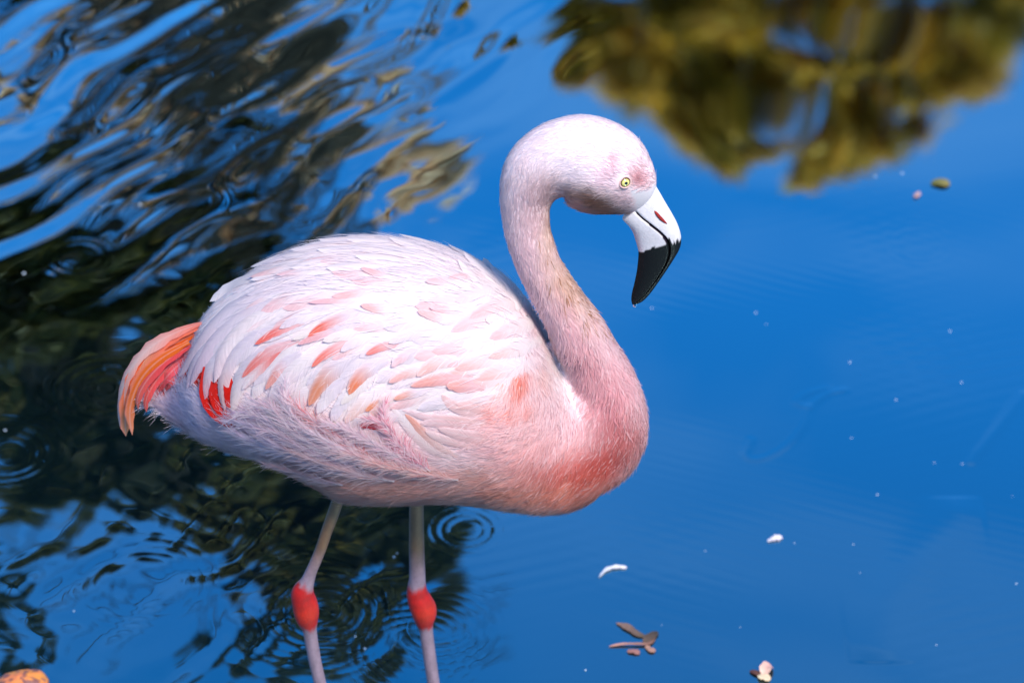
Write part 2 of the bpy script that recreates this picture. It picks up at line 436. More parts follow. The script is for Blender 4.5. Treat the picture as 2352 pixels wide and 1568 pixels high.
make_tree('dark_green_tree', 'dark leafy tree on the near left bank, mirrored under the flamingo\'s tail',
          [(60, 620, 110), (40, 760, 120), (200, 620, 90), (180, 700, 120), (330, 660, 110), (300, 800, 120), (420, 720, 110), (120, 880, 110),
           (250, 930, 120), (400, 900, 120), (520, 700, 80), (560, 760, 110), (520, 880, 110), (560, 1010, 110), (420, 1040, 100), (280, 1060, 100), (130, 1020, 100), (20, 950, 90),
           (60, 1120, 80), (680, 1050, 100), (640, 1150, 80), (780, 1160, 90), (560, 1130, 60), (860, 1260, 70), (760, 1290, 70), (640, 1250, 55), (930, 1190, 70), (1010, 1180, 55), (1010, 1300, 40),
           (880, 1380, 55), (960, 1400, 40), (790, 1420, 45), (20, 1220, 55), (640, 1420, 38), (560, 1500, 45), (740, 1500, 45), (850, 1480, 30), (30, 1520, 45), (20, 1400, 40), (430, 1210, 40), (340, 1190, 30),
           (-80, 700, 120), (-90, 900, 110), (700, 1330, 70), (820, 1330, 70), (900, 1310, 80), (960, 1270, 70), (620, 1340, 50), (1020, 1240, 60), (1000, 1360, 45), (700, 1200, 90), (850, 1180, 90), (540, 1220, 50), (480, 1130, 80), (200, 1150, 70), (120, 1180, 60), (900, 1120, 90), (350, 1130, 70), (500, 1530, 40), (660, 1520, 45), (800, 1540, 40),  (700, 800, 120), (800, 900, 130), (900, 1000, 130), (1000, 1050, 80), (660, 900, 110)],
          14.0, .115, [(34, 36, 20), (54, 56, 28), (86, 80, 36), (124, 104, 52)], 52000, -1.6, (48, 42, 34), spread=.9, fill=0,
          branches=[([(760, 1530), (900, 1525), (1010, 1500), (1090, 1482), (1170, 1472)], 14), ([(1010, 1350), (1080, 1375), (1130, 1365), (1165, 1355)], 5),
                    ([(1080, 1440), (1130, 1400), (1165, 1350)], 5), ([(560, 1540), (700, 1500), (900, 1460)], 9), ([(220, 1480), (420, 1330), (640, 1270)], 7), ([(100, 1400), (260, 1330), (330, 1250)], 6),
                    ([(320, 1400), (430, 1380), (520, 1390)], 7), ([(120, 1300), (170, 1240), (260, 1200)], 6)])
make_tree('tan_autumn_tree', 'tan autumn tree on the far bank, mirrored in the wake behind the flamingo\'s back',
          [(200, 160, 50), (120, 260, 60), (560, 330, 50), (640, 200, 46), (700, 330, 56), (820, 280, 56), (860, 400, 45), (960, 430, 58), (740, 440, 50),
           (1020, 470, 40), (1010, 390, 40), (300, 420, 50), (60, 400, 50), (460, 400, 45), (80, 60, 55), (380, 120, 50), (420, 260, 46), (260, 60, 46), (520, 60, 46), (700, 90, 46), (860, 190, 42)],
          24.0, .20, [(150, 110, 76), (214, 168, 124), (240, 204, 168), (170, 140, 104)], 26000, -2.0, (120, 98, 78), spread=1.5, fill=4)
def make_shrub(x, y, w, h, label, tones):
    gz = float(ground_z(x, y))
    root = empty('shrub', (x, y, gz), label, 'shrub', 'shrubs along the far bank')
    stems = [tube(catmull([[0, 0, -.2], [random.uniform(-.2, .2) * w, random.uniform(-.2, .2) * w, h * .4], [random.uniform(-.4, .4) * w, random.uniform(-.4, .4) * w, h * .8]], 7), np.linspace(.05, .012, 7), 6) for _ in range(7)]
    V, F = merge(stems)
    obj('stem', mesh('stem', V, F, np.tile(lin((70, 58, 44)), (len(V), 1))), M_BARK, root, kind='stuff')
    n = 2600
    P = rng.normal(size=(n, 3)); P /= np.linalg.norm(P, axis=1)[:, None]
    P = P * (rng.random(n) ** .4 * (.7 + .5 * vnoise(P[:, 0] * 3 + x, P[:, 2] * 3, 4)))[:, None] * [w * .5, w * .4, h * .52] + [0, 0, h * .52]
    a = rng.normal(size=(n, 3)); a /= np.linalg.norm(a, axis=1)[:, None]
    b = np.cross(a, rng.normal(size=(n, 3))); b /= np.linalg.norm(b, axis=1)[:, None]
    L = .16 * rng.uniform(.6, 1.3, n)[:, None]
    V = np.stack([P, P + a * L * .5 + b * L * .3, P + a * L, P + a * L * .5 - b * L * .3], 1).reshape(-1, 3)
    c_ = np.array([lin(t) for t in tones])[rng.integers(0, len(tones), n)] * rng.uniform(.7, 1.2, n)[:, None]
    obj('crown', mesh('crown', V, np.arange(4 * n).reshape(n, 4), np.repeat(c_, 4, 0), smooth=False), M_LEAF, root, kind='stuff')
DK, DR = [(34, 38, 20), (52, 54, 26), (80, 74, 36)], [(110, 84, 54), (150, 116, 76), (70, 62, 36)]
for x, y, w, h, lb, t in [(-5.2, 15.0, 3.2, 2.6, 'broad dark green shrub at the foot of the dark leafy tree', DK), (-2.4, 15.6, 3.0, 2.2, 'dark green shrub beside the dark leafy tree trunk', DK), (0.1, 16.2, 2.8, 2.6, 'rounded dark shrub between the dark tree and the yellow-green tree', DK),
                          (2.8, 16.0, 3.0, 2.0, 'low dark shrub in front of the yellow-green tree', DK), (-3.8, 17.5, 2.4, 3.2, 'dry brown shrub behind the dark green shrubs', DR), (-1.0, 18.5, 2.6, 3.0, 'dry tan shrub in front of the tan autumn tree', DR)]:
    make_shrub(x, y, w, h, lb, t)

# ------------------------------------------------------------------ the flamingo
BIRD = empty('flamingo', (0, 0, -.15), 'pale pink flamingo standing in the pond with its neck bent and black-tipped beak lowered', 'flamingo')
BOFF = np.array([0, 0, -.15])
def part(name, V, F, mat, col=None, uv=None, parent=None, kind=None, label=None, normals=None):
    me = mesh(name, np.asarray(V) - BOFF, F, col, uv)
    if normals is not None:
        nn = normals / (np.linalg.norm(normals, axis=1)[:, None] + 1e-9)
        me.normals_split_custom_set_from_vertices(nn.astype(np.float32))
    return obj(name, me, mat, parent or BIRD, kind, label)

# body outline: x, top, bottom in photo pixels; neck and head: centre x, centre y, radius
BODY = [(352, 912, 930), (370, 900, 940), (400, 880, 962), (440, 790, 990), (480, 715, 1012), (540, 658, 1036), (600, 615, 1062), (660, 586, 1088), (720, 564, 1118), (790, 551, 1151), (850, 547, 1158),
        (920, 551, 1158), (1000, 567, 1155), (1060, 587, 1157), (1120, 615, 1164), (1180, 655, 1172), (1230, 722, 1176), (1275, 806, 1177), (1320, 870, 1169), (1360, 880, 1150),
        (1400, 890, 1120), (1435, 905, 1089), (1460, 930, 1060), (1478, 970, 1030), (1485, 995, 1008)]
NECK = [(1476, 472, 22), (1469, 465, 40), (1457, 452, 58), (1437, 433, 79), (1407, 409, 99), (1372, 384, 107), (1332, 366, 103), (1295, 364, 92), (1262, 374, 83), (1240, 390, 77), (1222, 416, 70), (1211, 445, 61), (1208, 482, 55), (1210, 520, 52), (1220, 560, 52),
        (1238, 610, 51), (1264, 655, 51), (1293, 705, 55), (1325, 760, 64), (1355, 815, 67), (1378, 868, 76), (1394, 925, 84), (1402, 985, 84), (1388, 1035, 78), (1340, 1060, 80)]
secs = catmull(BODY, 70)
nth = 56
th = np.linspace(0, 2 * np.pi, nth, endpoint=False)
rows = []
cp, sp = math.cos(PITCH), math.sin(PITCH)
for x, t, b in secs:
    c = on_y(x, (t + b) / 2)
    r = max((b - t) / 2, 2) * mpp(c)
    k = .80 - .12 * np.clip((x - 1150) / 300, 0, 1) - .25 * np.clip((480 - x) / 130, 0, 1)
    h = r / math.sqrt(cp * cp + k * k * sp * sp)
    s_, c_ = np.sin(th), np.cos(th)
    rows.append(np.stack([np.full(nth, c[0]), k * h * np.sign(s_) * abs(s_) ** .92, c[2] + h * np.sign(c_) * abs(c_) ** 1.0], -1))
V = np.concatenate(rows)
n0 = len(V); V = np.vstack([V, rows[0].mean(0), rows[-1].mean(0)])
j = np.arange(nth); l = (len(secs) - 1) * nth
bodyF = [grid_faces(len(secs), nth, True)[:, ::-1], np.concatenate([np.stack([np.full(nth, n0), j, (j + 1) % nth], -1), np.stack([np.full(nth, n0 + 1), l + (j + 1) % nth, l + j], -1)])]
nk = catmull(NECK, 90)
NP = on_y(nk[:, 0], nk[:, 1]); NR = np.array([r * mpp(p) for p, r in zip(NP, nk[:, 2])])
hk = 1 - np.clip((np.arange(90) - 28) / 16, 0, 1); hk = hk * hk * (3 - 2 * hk)   # the head is narrower than deep
frn = np.clip(1 - np.arange(90) / 13, 0, 1)
Vn, Fn = tube(NP, NR * (1 + .07 * hk + .08 * frn), 40)
Vn[:, 1] *= np.append(np.repeat(1 - .2 * hk - .34 * frn, 40), [.46, 1])
Vn2 = Vn.copy()
allV, allF = merge([(V, bodyF), (Vn2, Fn)])
me0 = mesh('raw', allV, allF)
raw = bpy.data.objects.new('raw', me0); COL.objects.link(raw)
md = raw.modifiers.new('r', 'REMESH'); md.mode = 'VOXEL'; md.voxel_size = .0034
ms = raw.modifiers.new('s', 'SMOOTH'); ms.factor = .5; ms.iterations = 7
dg = bpy.context.evaluated_depsgraph_get(); dg.update()
ev = raw.evaluated_get(dg); m_ev = ev.to_mesh()
nv = len(m_ev.vertices)
BV = np.empty(nv * 3, np.float32); m_ev.vertices.foreach_get('co', BV); BV = BV.reshape(-1, 3).astype(float)
m_ev.calc_loop_triangles()
BT = np.empty(len(m_ev.loop_triangles) * 3, np.int32); m_ev.loop_triangles.foreach_get('vertices', BT); BT = BT.reshape(-1, 3)
BP = [tuple(p.vertices) for p in m_ev.polygons]
ev.to_mesh_clear(); bpy.data.objects.remove(raw)
# let the neck melt into the breast below the groove
E_ = np.unique(np.sort(np.concatenate([BT[:, [0, 1]], BT[:, [1, 2]], BT[:, [2, 0]]]), axis=1), axis=0)
deg = np.bincount(E_.ravel(), minlength=nv).astype(float)
Qn = BV.copy(); Qn[:, 1] = -np.abs(Qn[:, 1])
mx_, my_ = to_px(Qn)
wsm = np.exp(-((mx_ - 1352) / 62) ** 2 - ((my_ - 985) / 70) ** 2)[:, None] + .5 * np.exp(-((mx_ - 1272) / 20) ** 2 - ((my_ - 468) / 20) ** 2)[:, None]
for _ in range(90):
    acc = np.zeros_like(BV)
    for a in range(3):
        acc[:, a] = np.bincount(E_[:, 0], BV[E_[:, 1], a], nv) + np.bincount(E_[:, 1], BV[E_[:, 0], a], nv)
    BV = BV + (acc / deg[:, None] - BV) * wsm * .8
bvh = BVHTree.FromPolygons([tuple(v) for v in BV], BP)
# vertex normals
fn = np.cross(BV[BT[:, 1]] - BV[BT[:, 0]], BV[BT[:, 2]] - BV[BT[:, 0]])
if (fn * (BV[BT].mean(1) - BV.mean(0))).sum() < 0: fn = -fn
BN = np.zeros_like(BV)
for a in range(3): np.add.at(BN, BT[:, a], fn)
BN /= np.linalg.norm(BN, axis=1)[:, None] + 1e-12

def side_px(P):
    """photo pixel of the matching point on the bird's near side (both sides are coloured alike)"""
    Q = np.array(P, float); Q[:, 1] = -np.abs(Q[:, 1])
    return to_px(Q)
BLOBS = [ # cx, cy, sx, sy, degrees, colour, strength
    (1225, 560, 60, 130, 0, (240, 206, 212), .75), (1300, 710, 45, 90, -28, (232, 184, 190), .75), (1345, 840, 60, 90, -25, (236, 178, 184), .8), (1262, 520, 16, 60, 5, (236, 206, 184), .7),
    (1300, 640, 28, 46, -28, (230, 196, 172), .85), (1335, 700, 22, 40, -28, (236, 205, 190), .7), (1385, 790, 20, 60, -30, (246, 222, 224), .7),
    (1240, 470, 30, 36, 0, (226, 186, 190), .6), (1262, 430, 26, 26, 0, (214, 172, 170), .6), (1330, 450, 36, 14, 18, (196, 150, 136), .7), (1380, 463, 54, 19, 20, (112, 70, 46), .97), (1405, 490, 40, 14, 15, (160, 104, 80), .9), (1340, 478, 40, 10, 22, (214, 156, 146), .7),
    (1412, 378, 9, 22, 18, (216, 140, 152), .6), (1400, 400, 26, 30, 0, (234, 200, 212), .5), (1470, 412, 16, 14, 30, (214, 122, 128), .75), (1480, 400, 14, 20, 0, (236, 190, 198), .5), (1440, 455, 20, 16, 0, (228, 196, 204), .5), (1300, 330, 80, 60, 0, (248, 238, 246), .6),
    (1395, 930, 80, 90, 0, (232, 156, 164), .8), (1460, 950, 18, 100, 0, (244, 208, 210), .6), (1350, 900, 30, 40, 0, (240, 190, 196), .6), (1420, 985, 40, 40, -35, (212, 112, 112), .7), (1385, 1060, 75, 36, -35, (190, 58, 46), 1.0), (1345, 1075, 66, 48, -10, (192, 66, 52), .95), (1280, 1068, 95, 34, 10, (210, 94, 82), .85),
    (1290, 1130, 140, 30, 3, (208, 104, 86), .9), (1400, 1108, 30, 20, -35, (226, 140, 130), .6), (1240, 1010, 90, 36, 0, (244, 190, 190), .7), (1200, 930, 90, 60, 0, (248, 202, 202), .6), (1120, 1000, 120, 40, 0, (244, 204, 206), .6),
    (1192, 868, 13, 26, 15, (240, 132, 104), .85), (1150, 866, 7, 16, -15, (234, 146, 84), .85), (1188, 938, 8, 14, 0, (240, 134, 112), .8), (1152, 946, 9, 18, 0, (244, 150, 132), .75), (1218, 925, 14, 14, 0, (244, 160, 146), .6), (1240, 850, 16, 24, 0, (248, 196, 184), .6),
    (1280, 850, 24, 70, -20, (254, 244, 246), .8), (960, 1105, 40, 6, 3, (236, 150, 104), .7), (1170, 1130, 40, 8, 4, (230, 128, 92), .7), (1120, 1100, 30, 6, 0, (236, 156, 130), .5), (1090, 1085, 50, 8, -5, (246, 196, 180), .5),
    (900, 1125, 340, 44, 3, (242, 182, 160), .9), (800, 1030, 200, 50, 12, (236, 204, 210), .6), (620, 1020, 90, 40, 25, (236, 220, 234), .8), (440, 950, 90, 50, 30, (236, 226, 244), .95), (720, 1090, 80, 25, 25, (232, 196, 186), .6)]  # belly pink, warmed and lightened in colour to offset the blue-grey shade below
SKIN = [z1(*p) for p in [(985, 585), (1050, 600), (1090, 615), (1130, 600), (1152, 565), (1260, 720), (1100, 930), (985, 862), (972, 842), (992, 792), (1030, 735), (1028, 690), (1000, 640)]]
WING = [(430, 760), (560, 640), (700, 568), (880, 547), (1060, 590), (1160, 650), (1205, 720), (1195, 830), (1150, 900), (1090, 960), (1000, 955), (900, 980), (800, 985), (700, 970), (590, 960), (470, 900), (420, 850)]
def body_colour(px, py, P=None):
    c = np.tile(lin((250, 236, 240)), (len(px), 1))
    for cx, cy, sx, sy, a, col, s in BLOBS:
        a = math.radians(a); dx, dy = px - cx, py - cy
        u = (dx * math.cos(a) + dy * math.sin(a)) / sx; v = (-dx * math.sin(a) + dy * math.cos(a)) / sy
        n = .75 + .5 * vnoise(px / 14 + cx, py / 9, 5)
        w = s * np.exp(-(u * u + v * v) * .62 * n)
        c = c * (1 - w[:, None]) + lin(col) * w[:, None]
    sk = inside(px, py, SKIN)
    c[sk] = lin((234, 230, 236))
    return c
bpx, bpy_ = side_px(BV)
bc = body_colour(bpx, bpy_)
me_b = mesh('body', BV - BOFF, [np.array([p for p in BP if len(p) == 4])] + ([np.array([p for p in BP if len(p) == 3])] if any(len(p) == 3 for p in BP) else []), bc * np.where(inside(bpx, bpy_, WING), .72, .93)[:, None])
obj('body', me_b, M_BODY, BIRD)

# ---- short hair-like plumage on head, neck, breast and belly
FLOW = np.array([(1440, 370, -1, -.5), (1400, 300, -1, -.3), (1340, 300, -1, .1), (1260, 320, -.8, .6), (1200, 400, -.3, 1), (1205, 480, 0, 1), (1230, 600, .35, 1), (1300, 720, .5, .9), (1370, 830, .35, 1), (1440, 850, .5, 1), (1430, 940, -.1, 1), (1450, 1020, -.5, 1), (1400, 1060, -.8, .7), (1350, 1110, -1, .35),
                 (1250, 1130, -1, .1), (1100, 1130, -1, 0), (900, 1130, -1, -.05), (1340, 960, -.5, .9), (1300, 1020, -.9, .5), (1250, 960, -1, .25), (1210, 860, -.5, 1), (1270, 830, .1, 1), (1150, 950, -1, .15), (1100, 1050, -1, -.1), (950, 1060, -1, -.25), (760, 1020, -1, -.55), (620, 1030, -1, -.4), (450, 940, -1, -.5),
                 (850, 990, -1, -.7), (1390, 470, -1, -.25), (1430, 480, -1, -.2), (1310, 450, -1, .1), (1265, 500, .1, 1), (1150, 800, -1, .3), (900, 700, -1, .1), (700, 750, -1, .5), (700, 1090, -1, -.45), (560, 1040, -1, -.5), (800, 600, -1, .1), (1100, 650, -1, -.2), (1200, 720, -.6, .8)], float)
def flow_at(px, py, ctl=FLOW):
    d2 = (px[:, None] - ctl[None, :, 0]) ** 2 + (py[:, None] - ctl[None, :, 1]) ** 2 + 200
    w = d2 ** -1.7
    f = w @ ctl[:, 2:] / w.sum(1)[:, None]
    return f / (np.linalg.norm(f, axis=1)[:, None] + 1e-9)
def sample_body(n):
    ar = np.linalg.norm(fn, axis=1); ar = ar / ar.sum()
    t = rng.choice(len(BT), n, p=ar)
    u = rng.random((n, 2)); fl = u.sum(1) > 1; u[fl] = 1 - u[fl]
    A, B, C = BV[BT[t, 0]], BV[BT[t, 1]], BV[BT[t, 2]]
    P = A + (B - A) * u[:, :1] + (C - A) * u[:, 1:]
    N = BN[BT[t, 0]]
    return P, N
def strands(P, N, D, L, W, lift, col, curl=0.0, seg=4):
    """thin tapering barbs lying on the plumage: P root, N normal, D direction"""
    n = len(P)
    S = np.cross(N, D); S /= np.linalg.norm(S, axis=1)[:, None] + 1e-9
    roll = rng.normal(0, .16, n)[:, None]
    S = S * np.cos(roll) + N * np.sin(roll)
    t = np.linspace(0, 1, seg)[None, :, None]
    bend = rng.normal(0, 1, n)[:, None, None] * curl
    C = P[:, None] + D[:, None] * L[:, None, None] * t + N[:, None] * (lift[:, None, None] * np.sin(t * 1.9)) + S[:, None] * (bend * L[:, None, None] * t * t)
    w = W[:, None, None] * np.array([.5, 1.0, .8, .12])[None, :, None][:, np.linspace(0, 3, seg).astype(int)]
    V = np.stack([C - S[:, None] * w, C + S[:, None] * w], 2).reshape(-1, 3)
    base = (np.arange(n) * seg * 2)[:, None]
    F = np.concatenate([np.stack([base[:, 0] + 2 * k, base[:, 0] + 2 * k + 2, base[:, 0] + 2 * k + 3, base[:, 0] + 2 * k + 1], -1) for k in range(seg - 1)])
    strands.normals = np.repeat(N + rng.normal(0, .07, (n, 3)), seg * 2, 0)
    return V, F, np.repeat(col, seg * 2, 0)
def tangent(N, f):
    D = np.stack([f[:, 0], np.zeros(len(f)), -f[:, 1] / cp], -1)
    D = D - N * (D * N).sum(1)[:, None]
    return D / (np.linalg.norm(D, axis=1)[:, None] + 1e-9)
P, N = sample_body(170000)
px, py = side_px(P)
wing = inside(px, py, WING)
keep = ~inside(px, py, SKIN) & (~wing | (rng.random(len(P)) < .10)) & (np.hypot(px - 1436, py - 418) > 17)
P, N, px, py = P[keep], N[keep], px[keep], py[keep]
f = flow_at(px, py)
ang = rng.normal(0, .14, len(P)) + .7 * (vnoise(px / 22, py / 22, 33) - .5)
f = np.stack([f[:, 0] * np.cos(ang) - f[:, 1] * np.sin(ang), f[:, 0] * np.sin(ang) + f[:, 1] * np.cos(ang)], -1)
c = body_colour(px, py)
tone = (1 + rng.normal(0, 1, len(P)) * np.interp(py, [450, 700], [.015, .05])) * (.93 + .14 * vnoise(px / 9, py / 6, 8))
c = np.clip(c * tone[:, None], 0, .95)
lighter = (rng.random(len(P)) < .13) & (py > 540)
c[lighter] = c[lighter] * .55 + lin((252, 232, 234)) * .45
# damp brown-tipped feathers down the front of the neck
fr = np.exp(-((px - (1262 + (py - 560) * .52)) / 34) ** 2) * np.exp(-((py - 668) / 62) ** 2)
br = rng.random(len(P)) < fr * .30 * (vnoise(px / 8, py / 14, 3) > .45)
c[br] = lin((198, 150, 122)) * (.7 + .5 * rng.random(br.sum()))[:, None]
head = py < 520
Ls = np.interp(py, [400, 560, 760, 900], [.0075, .010, .013, .017]) * (.6 + .8 * rng.random(len(P)))
Ls[br] *= 1.5
tail = inside(px, py, [(345, 890), (430, 880), (490, 930), (570, 985), (640, 1060), (500, 1045), (430, 990), (345, 950)])
Ls[tail] = .020 * (.6 + .8 * rng.random(tail.sum()))
lift = np.interp(py, [400, 600, 800], [.0001, .0003, .0009]) * rng.random(len(P)) + .0002
lift[fr > .4] *= 2.5; lift[tail] = .005 * rng.random(tail.sum())
Wd = np.interp(py, [400, 700], [.00032, .00045]) * (.6 + .8 * rng.random(len(P)))
D = tangent(N, f)
for nm, m in (('head_plumage', head), ('neck_plumage', ~head & (px > 1140) & (py < 900) & ((px > 1300) | (py < 700) | (px > 1195 + (py - 640) * .45))), ('breast_plumage', None), ('undertail_down', tail)):
    if nm == 'breast_plumage':
        m = ~head & ~tail & ~last
    sel = np.where(m)[0]; last = m
    V_, F_, C_ = strands(P[sel], N[sel], D[sel], Ls[sel], Wd[sel], lift[sel], c[sel], .18 if nm != 'undertail_down' else .35)
    part(nm, V_, F_, M_STRAND, C_, kind='stuff', normals=strands.normals)

# ---- feathers laid on the body
def lay(pts, n, ytip=None, lift0=.0008, lift1=.0045, face=0.0):
    """photo polyline -> curve lying on the bird, with normals"""
    q = catmull(pts, n)
    q[:, 0] = np.minimum(q[:, 0], np.interp(q[:, 1], [560, 600, 660, 740, 820, 900, 960], [1050, 1110, 1172, 1222, 1262, 1295, 1400]))
    out, nr, hit = [], [], []
    o = Vector(CAM)
    for x, y in q:
        d = Vector(ray(x, y)).normalized()
        h = bvh.ray_cast(o, d)
        if h[0] is None: out.append(None); nr.append(None)
        else: out.append(np.array(h[0])); nr.append(np.array(h[1]))
    hs = [i for i in range(n) if out[i] is not None]
    for i in range(n):
        if out[i] is None:
            if hs:
                k = min(hs, key=lambda z: abs(z - i)); y0, nn = out[k][1], nr[k]
                s = abs(k - i) / max(1, abs((n - 1 if i > k else 0) - k))
            else: k, y0, nn, s = None, 0.0, np.array([0, -.85, .5]), 1
            yt = y0 if ytip is None else y0 + (ytip - y0) * min(1, s)
            out[i] = on_y(*q[i], yt); nr[i] = nn * .5 + np.array([0, -.85, .45]) * .5
    out, nr = np.array(out), np.array(nr)
    for _ in range(3):
        nr[1:-1] = (nr[:-2] + 2 * nr[1:-1] + nr[2:]) / 4
        out[1:-1] = (out[:-2] + 2 * out[1:-1] + out[2:]) / 4
    nr = nr * (1 - face) + np.array([0, -.85, .5]) * face
    nr /= np.linalg.norm(nr, axis=1)[:, None]
    u = np.linspace(0, 1, n)[:, None]
    return out + nr * (lift0 + (lift1 - lift0) * u), nr
def feather(name, pts, hw_px, c_root, c_tip, ytip=None, lift=(.0008, .0045), camber=.30, tip=3.0, split=.45, edge=None, parent=None, nu=18, nv=9, ragged=.06, label=None, face=0.0):
    C, Nn = lay(pts, nu, ytip, *lift, face)
    T = np.gradient(C, axis=0); T /= np.linalg.norm(T, axis=1)[:, None]
    S = np.cross(T, Nn); S /= np.linalg.norm(S, axis=1)[:, None]
    if S[:, 2].mean() < 0: S = -S
    Wm = hw_px * mpp(C.mean(0))
    u = np.linspace(0, 1, nu)
    shape = np.minimum(1, .42 + 1.5 * u) * np.sqrt(np.clip(1 - u ** tip, 0, 1)) + .02
    v = np.linspace(-1, 1, nv)
    w = (Wm * shape)[:, None] * v[None, :] * (1 + ragged * rng.normal(size=(nu, nv)) * (abs(v) > .9))
    V = C[:, None] + S[:, None] * w[..., None] - Nn[:, None] * (camber * Wm * shape[:, None] * (v ** 2)[None, :])[..., None]
    r0, r1 = lin(c_root), lin(c_tip)
    e = np.clip((u - split + .28) / .56, 0, 1); e = e * e * (3 - 2 * e)
    streak = .12 * (vnoise(np.arange(nu)[:, None] * .35 + hw_px, v[None, :] * 3 + pts[0][0], 3) - .5)
    e2 = np.clip(e[:, None] * (1.0 - .25 * np.abs(v)[None, :]) + streak * e[:, None] * 2, 0, 1)
    col = r0 * (1 - e2[..., None]) + r1 * e2[..., None]
    ed = lin(edge if edge is not None else (254, 244, 246))
    k = np.clip((v - .55) / .4, 0, 1)[None, :, None] * .55
    col = col * (1 - k) + ed * k
    sh = np.exp(-(v / .07) ** 2)[None, :, None] * (.25 if face == 0 else 0)
    col = col * (1 - sh) + lin((255, 246, 244)) * sh
    ll = np.concatenate([[0], np.cumsum(np.linalg.norm(np.diff(C, axis=0), axis=1))])
    uv = np.stack([np.repeat(ll, nv), w.ravel()], -1)
    return part(name, V.reshape(-1, 3), grid_faces(nu, nv), M_FEATHER, np.clip(col.reshape(-1, 3) * .96, 0, 1), uv, parent, label=label)

WH, LV, PK, SA, OR, RD, CR = (253, 243, 245), (240, 228, 238), (250, 206, 210), (248, 142, 126), (242, 140, 92), (222, 40, 22), (250, 238, 232)
# tail and wing-tip feathers hanging off the rear
for pts, hw, a, b, yt, sp_ in [
        ([(800, 180), (560, 268), (380, 380), (240, 540), (172, 720), (158, 850), (165, 995)], 54, (250, 140, 120), (253, 218, 208), .01, .25),
        ([(780, 215), (560, 310), (400, 420), (300, 550), (235, 690), (200, 850)], 50, (250, 130, 100), (253, 190, 150), .008, .5),
        ([(740, 265), (480, 395), (330, 510), (250, 640), (205, 790), (195, 920), (205, 1065)], 58, (250, 110, 40), (255, 176, 130), .005, .8),
        ([(700, 330), (500, 440), (360, 560), (280, 690), (235, 830), (230, 930), (255, 1055)], 42, (246, 120, 40), (250, 170, 140), -.005, .85),
        ([(720, 350), (540, 460), (410, 580), (330, 700), (290, 800), (310, 860)], 46, (238, 84, 88), (246, 120, 100), -.012, .7),
        ([(740, 380), (590, 480), (470, 600), (400, 710), (360, 800), (375, 880)], 46, (240, 92, 100), (240, 96, 84), -.018, .7),
        ([(760, 400), (640, 490), (530, 600), (460, 700), (430, 790)], 46, (244, 100, 112), (232, 70, 66), -.024, .7),
        ([(790, 400), (690, 500), (590, 600), (520, 680), (480, 760)], 50, (246, 120, 128), (228, 60, 56), -.03, .7),
        ([(800, 430), (720, 530), (640, 620), (590, 700)], 55, (250, 160, 170), (226, 50, 40), -.035, .7)]:
    feather('tail_feather', [z3(*p) for p in pts], hw * ZSC[3], a, b, yt, (.0002, .002), .18, 5, sp_, edge=(252, 170, 160), ragged=.15)
for pts, hw, lf in [([(760, 520), (700, 600), (630, 680), (600, 720)], 50, .003), ([(840, 560), (780, 640), (740, 700)], 46, .003), ([(850, 520), (870, 740), (950, 880), (1065, 980)], 95, .0045), ([(915, 560), (940, 780), (1000, 880), (1068, 968)], 80, .0050), ([(1010, 560), (1022, 720), (1016, 840)], 50, .0055)]:
    feather('flight_feather', [z3(*p) for p in pts], hw * ZSC[3], (206, 40, 34), (222, 26, 10), None, (.0004, lf), .03, 3, .3, edge=(232, 60, 36), ragged=.03, face=.8)
# long curved tertials sweeping down over the tail
for z, pts, hw, a, b in [
        (4, [(900, 440), (520, 520), (200, 690), (40, 880), (-60, 1040), (-130, 1180)], 105, LV, (246, 214, 222)),
        (3, [(1250, 250), (960, 330), (800, 430), (730, 560), (715, 690)], 92, LV, (240, 206, 222)),
        (3, [(1150, 330), (980, 430), (880, 560), (840, 690), (850, 760)], 88, LV, (238, 170, 184)),
        (4, [(820, 560), (480, 620), (230, 790), (60, 980), (-30, 1160), (-40, 1240)], 90, LV, (240, 206, 222)),
        (4, [(760, 610), (460, 700), (270, 860), (170, 1040), (140, 1210)], 84, WH, (244, 218, 226)),
        (4, [(720, 760), (460, 850), (280, 1010), (190, 1200), (215, 1420)], 74, LV, (244, 196, 190)),
        (4, [(700, 900), (500, 980), (370, 1120), (300, 1280), (275, 1430)], 72, LV, CR)]:
    feather('tertial_feather', [ZS[z](*p) for p in pts], hw * ZSC[z], a, b, -.02, (.0015, .0055), .30, 3.2, .75)
# rows of coverts: every feather grows from under the one before it
WFLOW = np.array([(*z4(a, b), c_, d_) for a, b, c_, d_ in [(2000, 300, -1, -.15), (1500, 250, -1, -.05), (1000, 200, -1, .12), (600, 330, -1, .4), (300, 500, -1, .75), (1300, 450, -1, -.1), (1900, 600, -1, .05), (1400, 650, -1, .1), (900, 600, -1, .3), (500, 750, -1, .75), (200, 950, -.5, 1), (1700, 850, -1, .2), (1200, 900, -1, .65), (800, 1000, -1, .9),
                  (400, 1200, -.5, 1), (1300, 1200, -.6, 1), (1000, 1300, -.6, 1), (1700, 1150, -1, .3), (1600, 1350, -1, .35), (2000, 1100, -1, .25), (2000, 900, -1, .1), (2200, 700, -.8, .4), (2300, 450, -.8, .3)]])
COV = [(590, 650), (700, 590), (820, 565), (900, 560), (1000, 575), (1080, 600), (1150, 645), (1200, 710), (1215, 800), (1175, 880), (1120, 935), (1010, 940), (900, 945), (800, 945), (700, 935), (630, 900), (600, 820), (560, 730)]
pts, tries = [], 0
while len(pts) < 100 and tries < 9000:
    tries += 1
    x, y = random.uniform(560, 1220), random.uniform(555, 950)
    if inside([x], [y], COV)[0] and all(math.hypot((x - a) / 1.25, y - b) > 38 for a, b in pts): pts.append((x, y))
pts.sort(key=lambda p: p[0] - .35 * p[1])
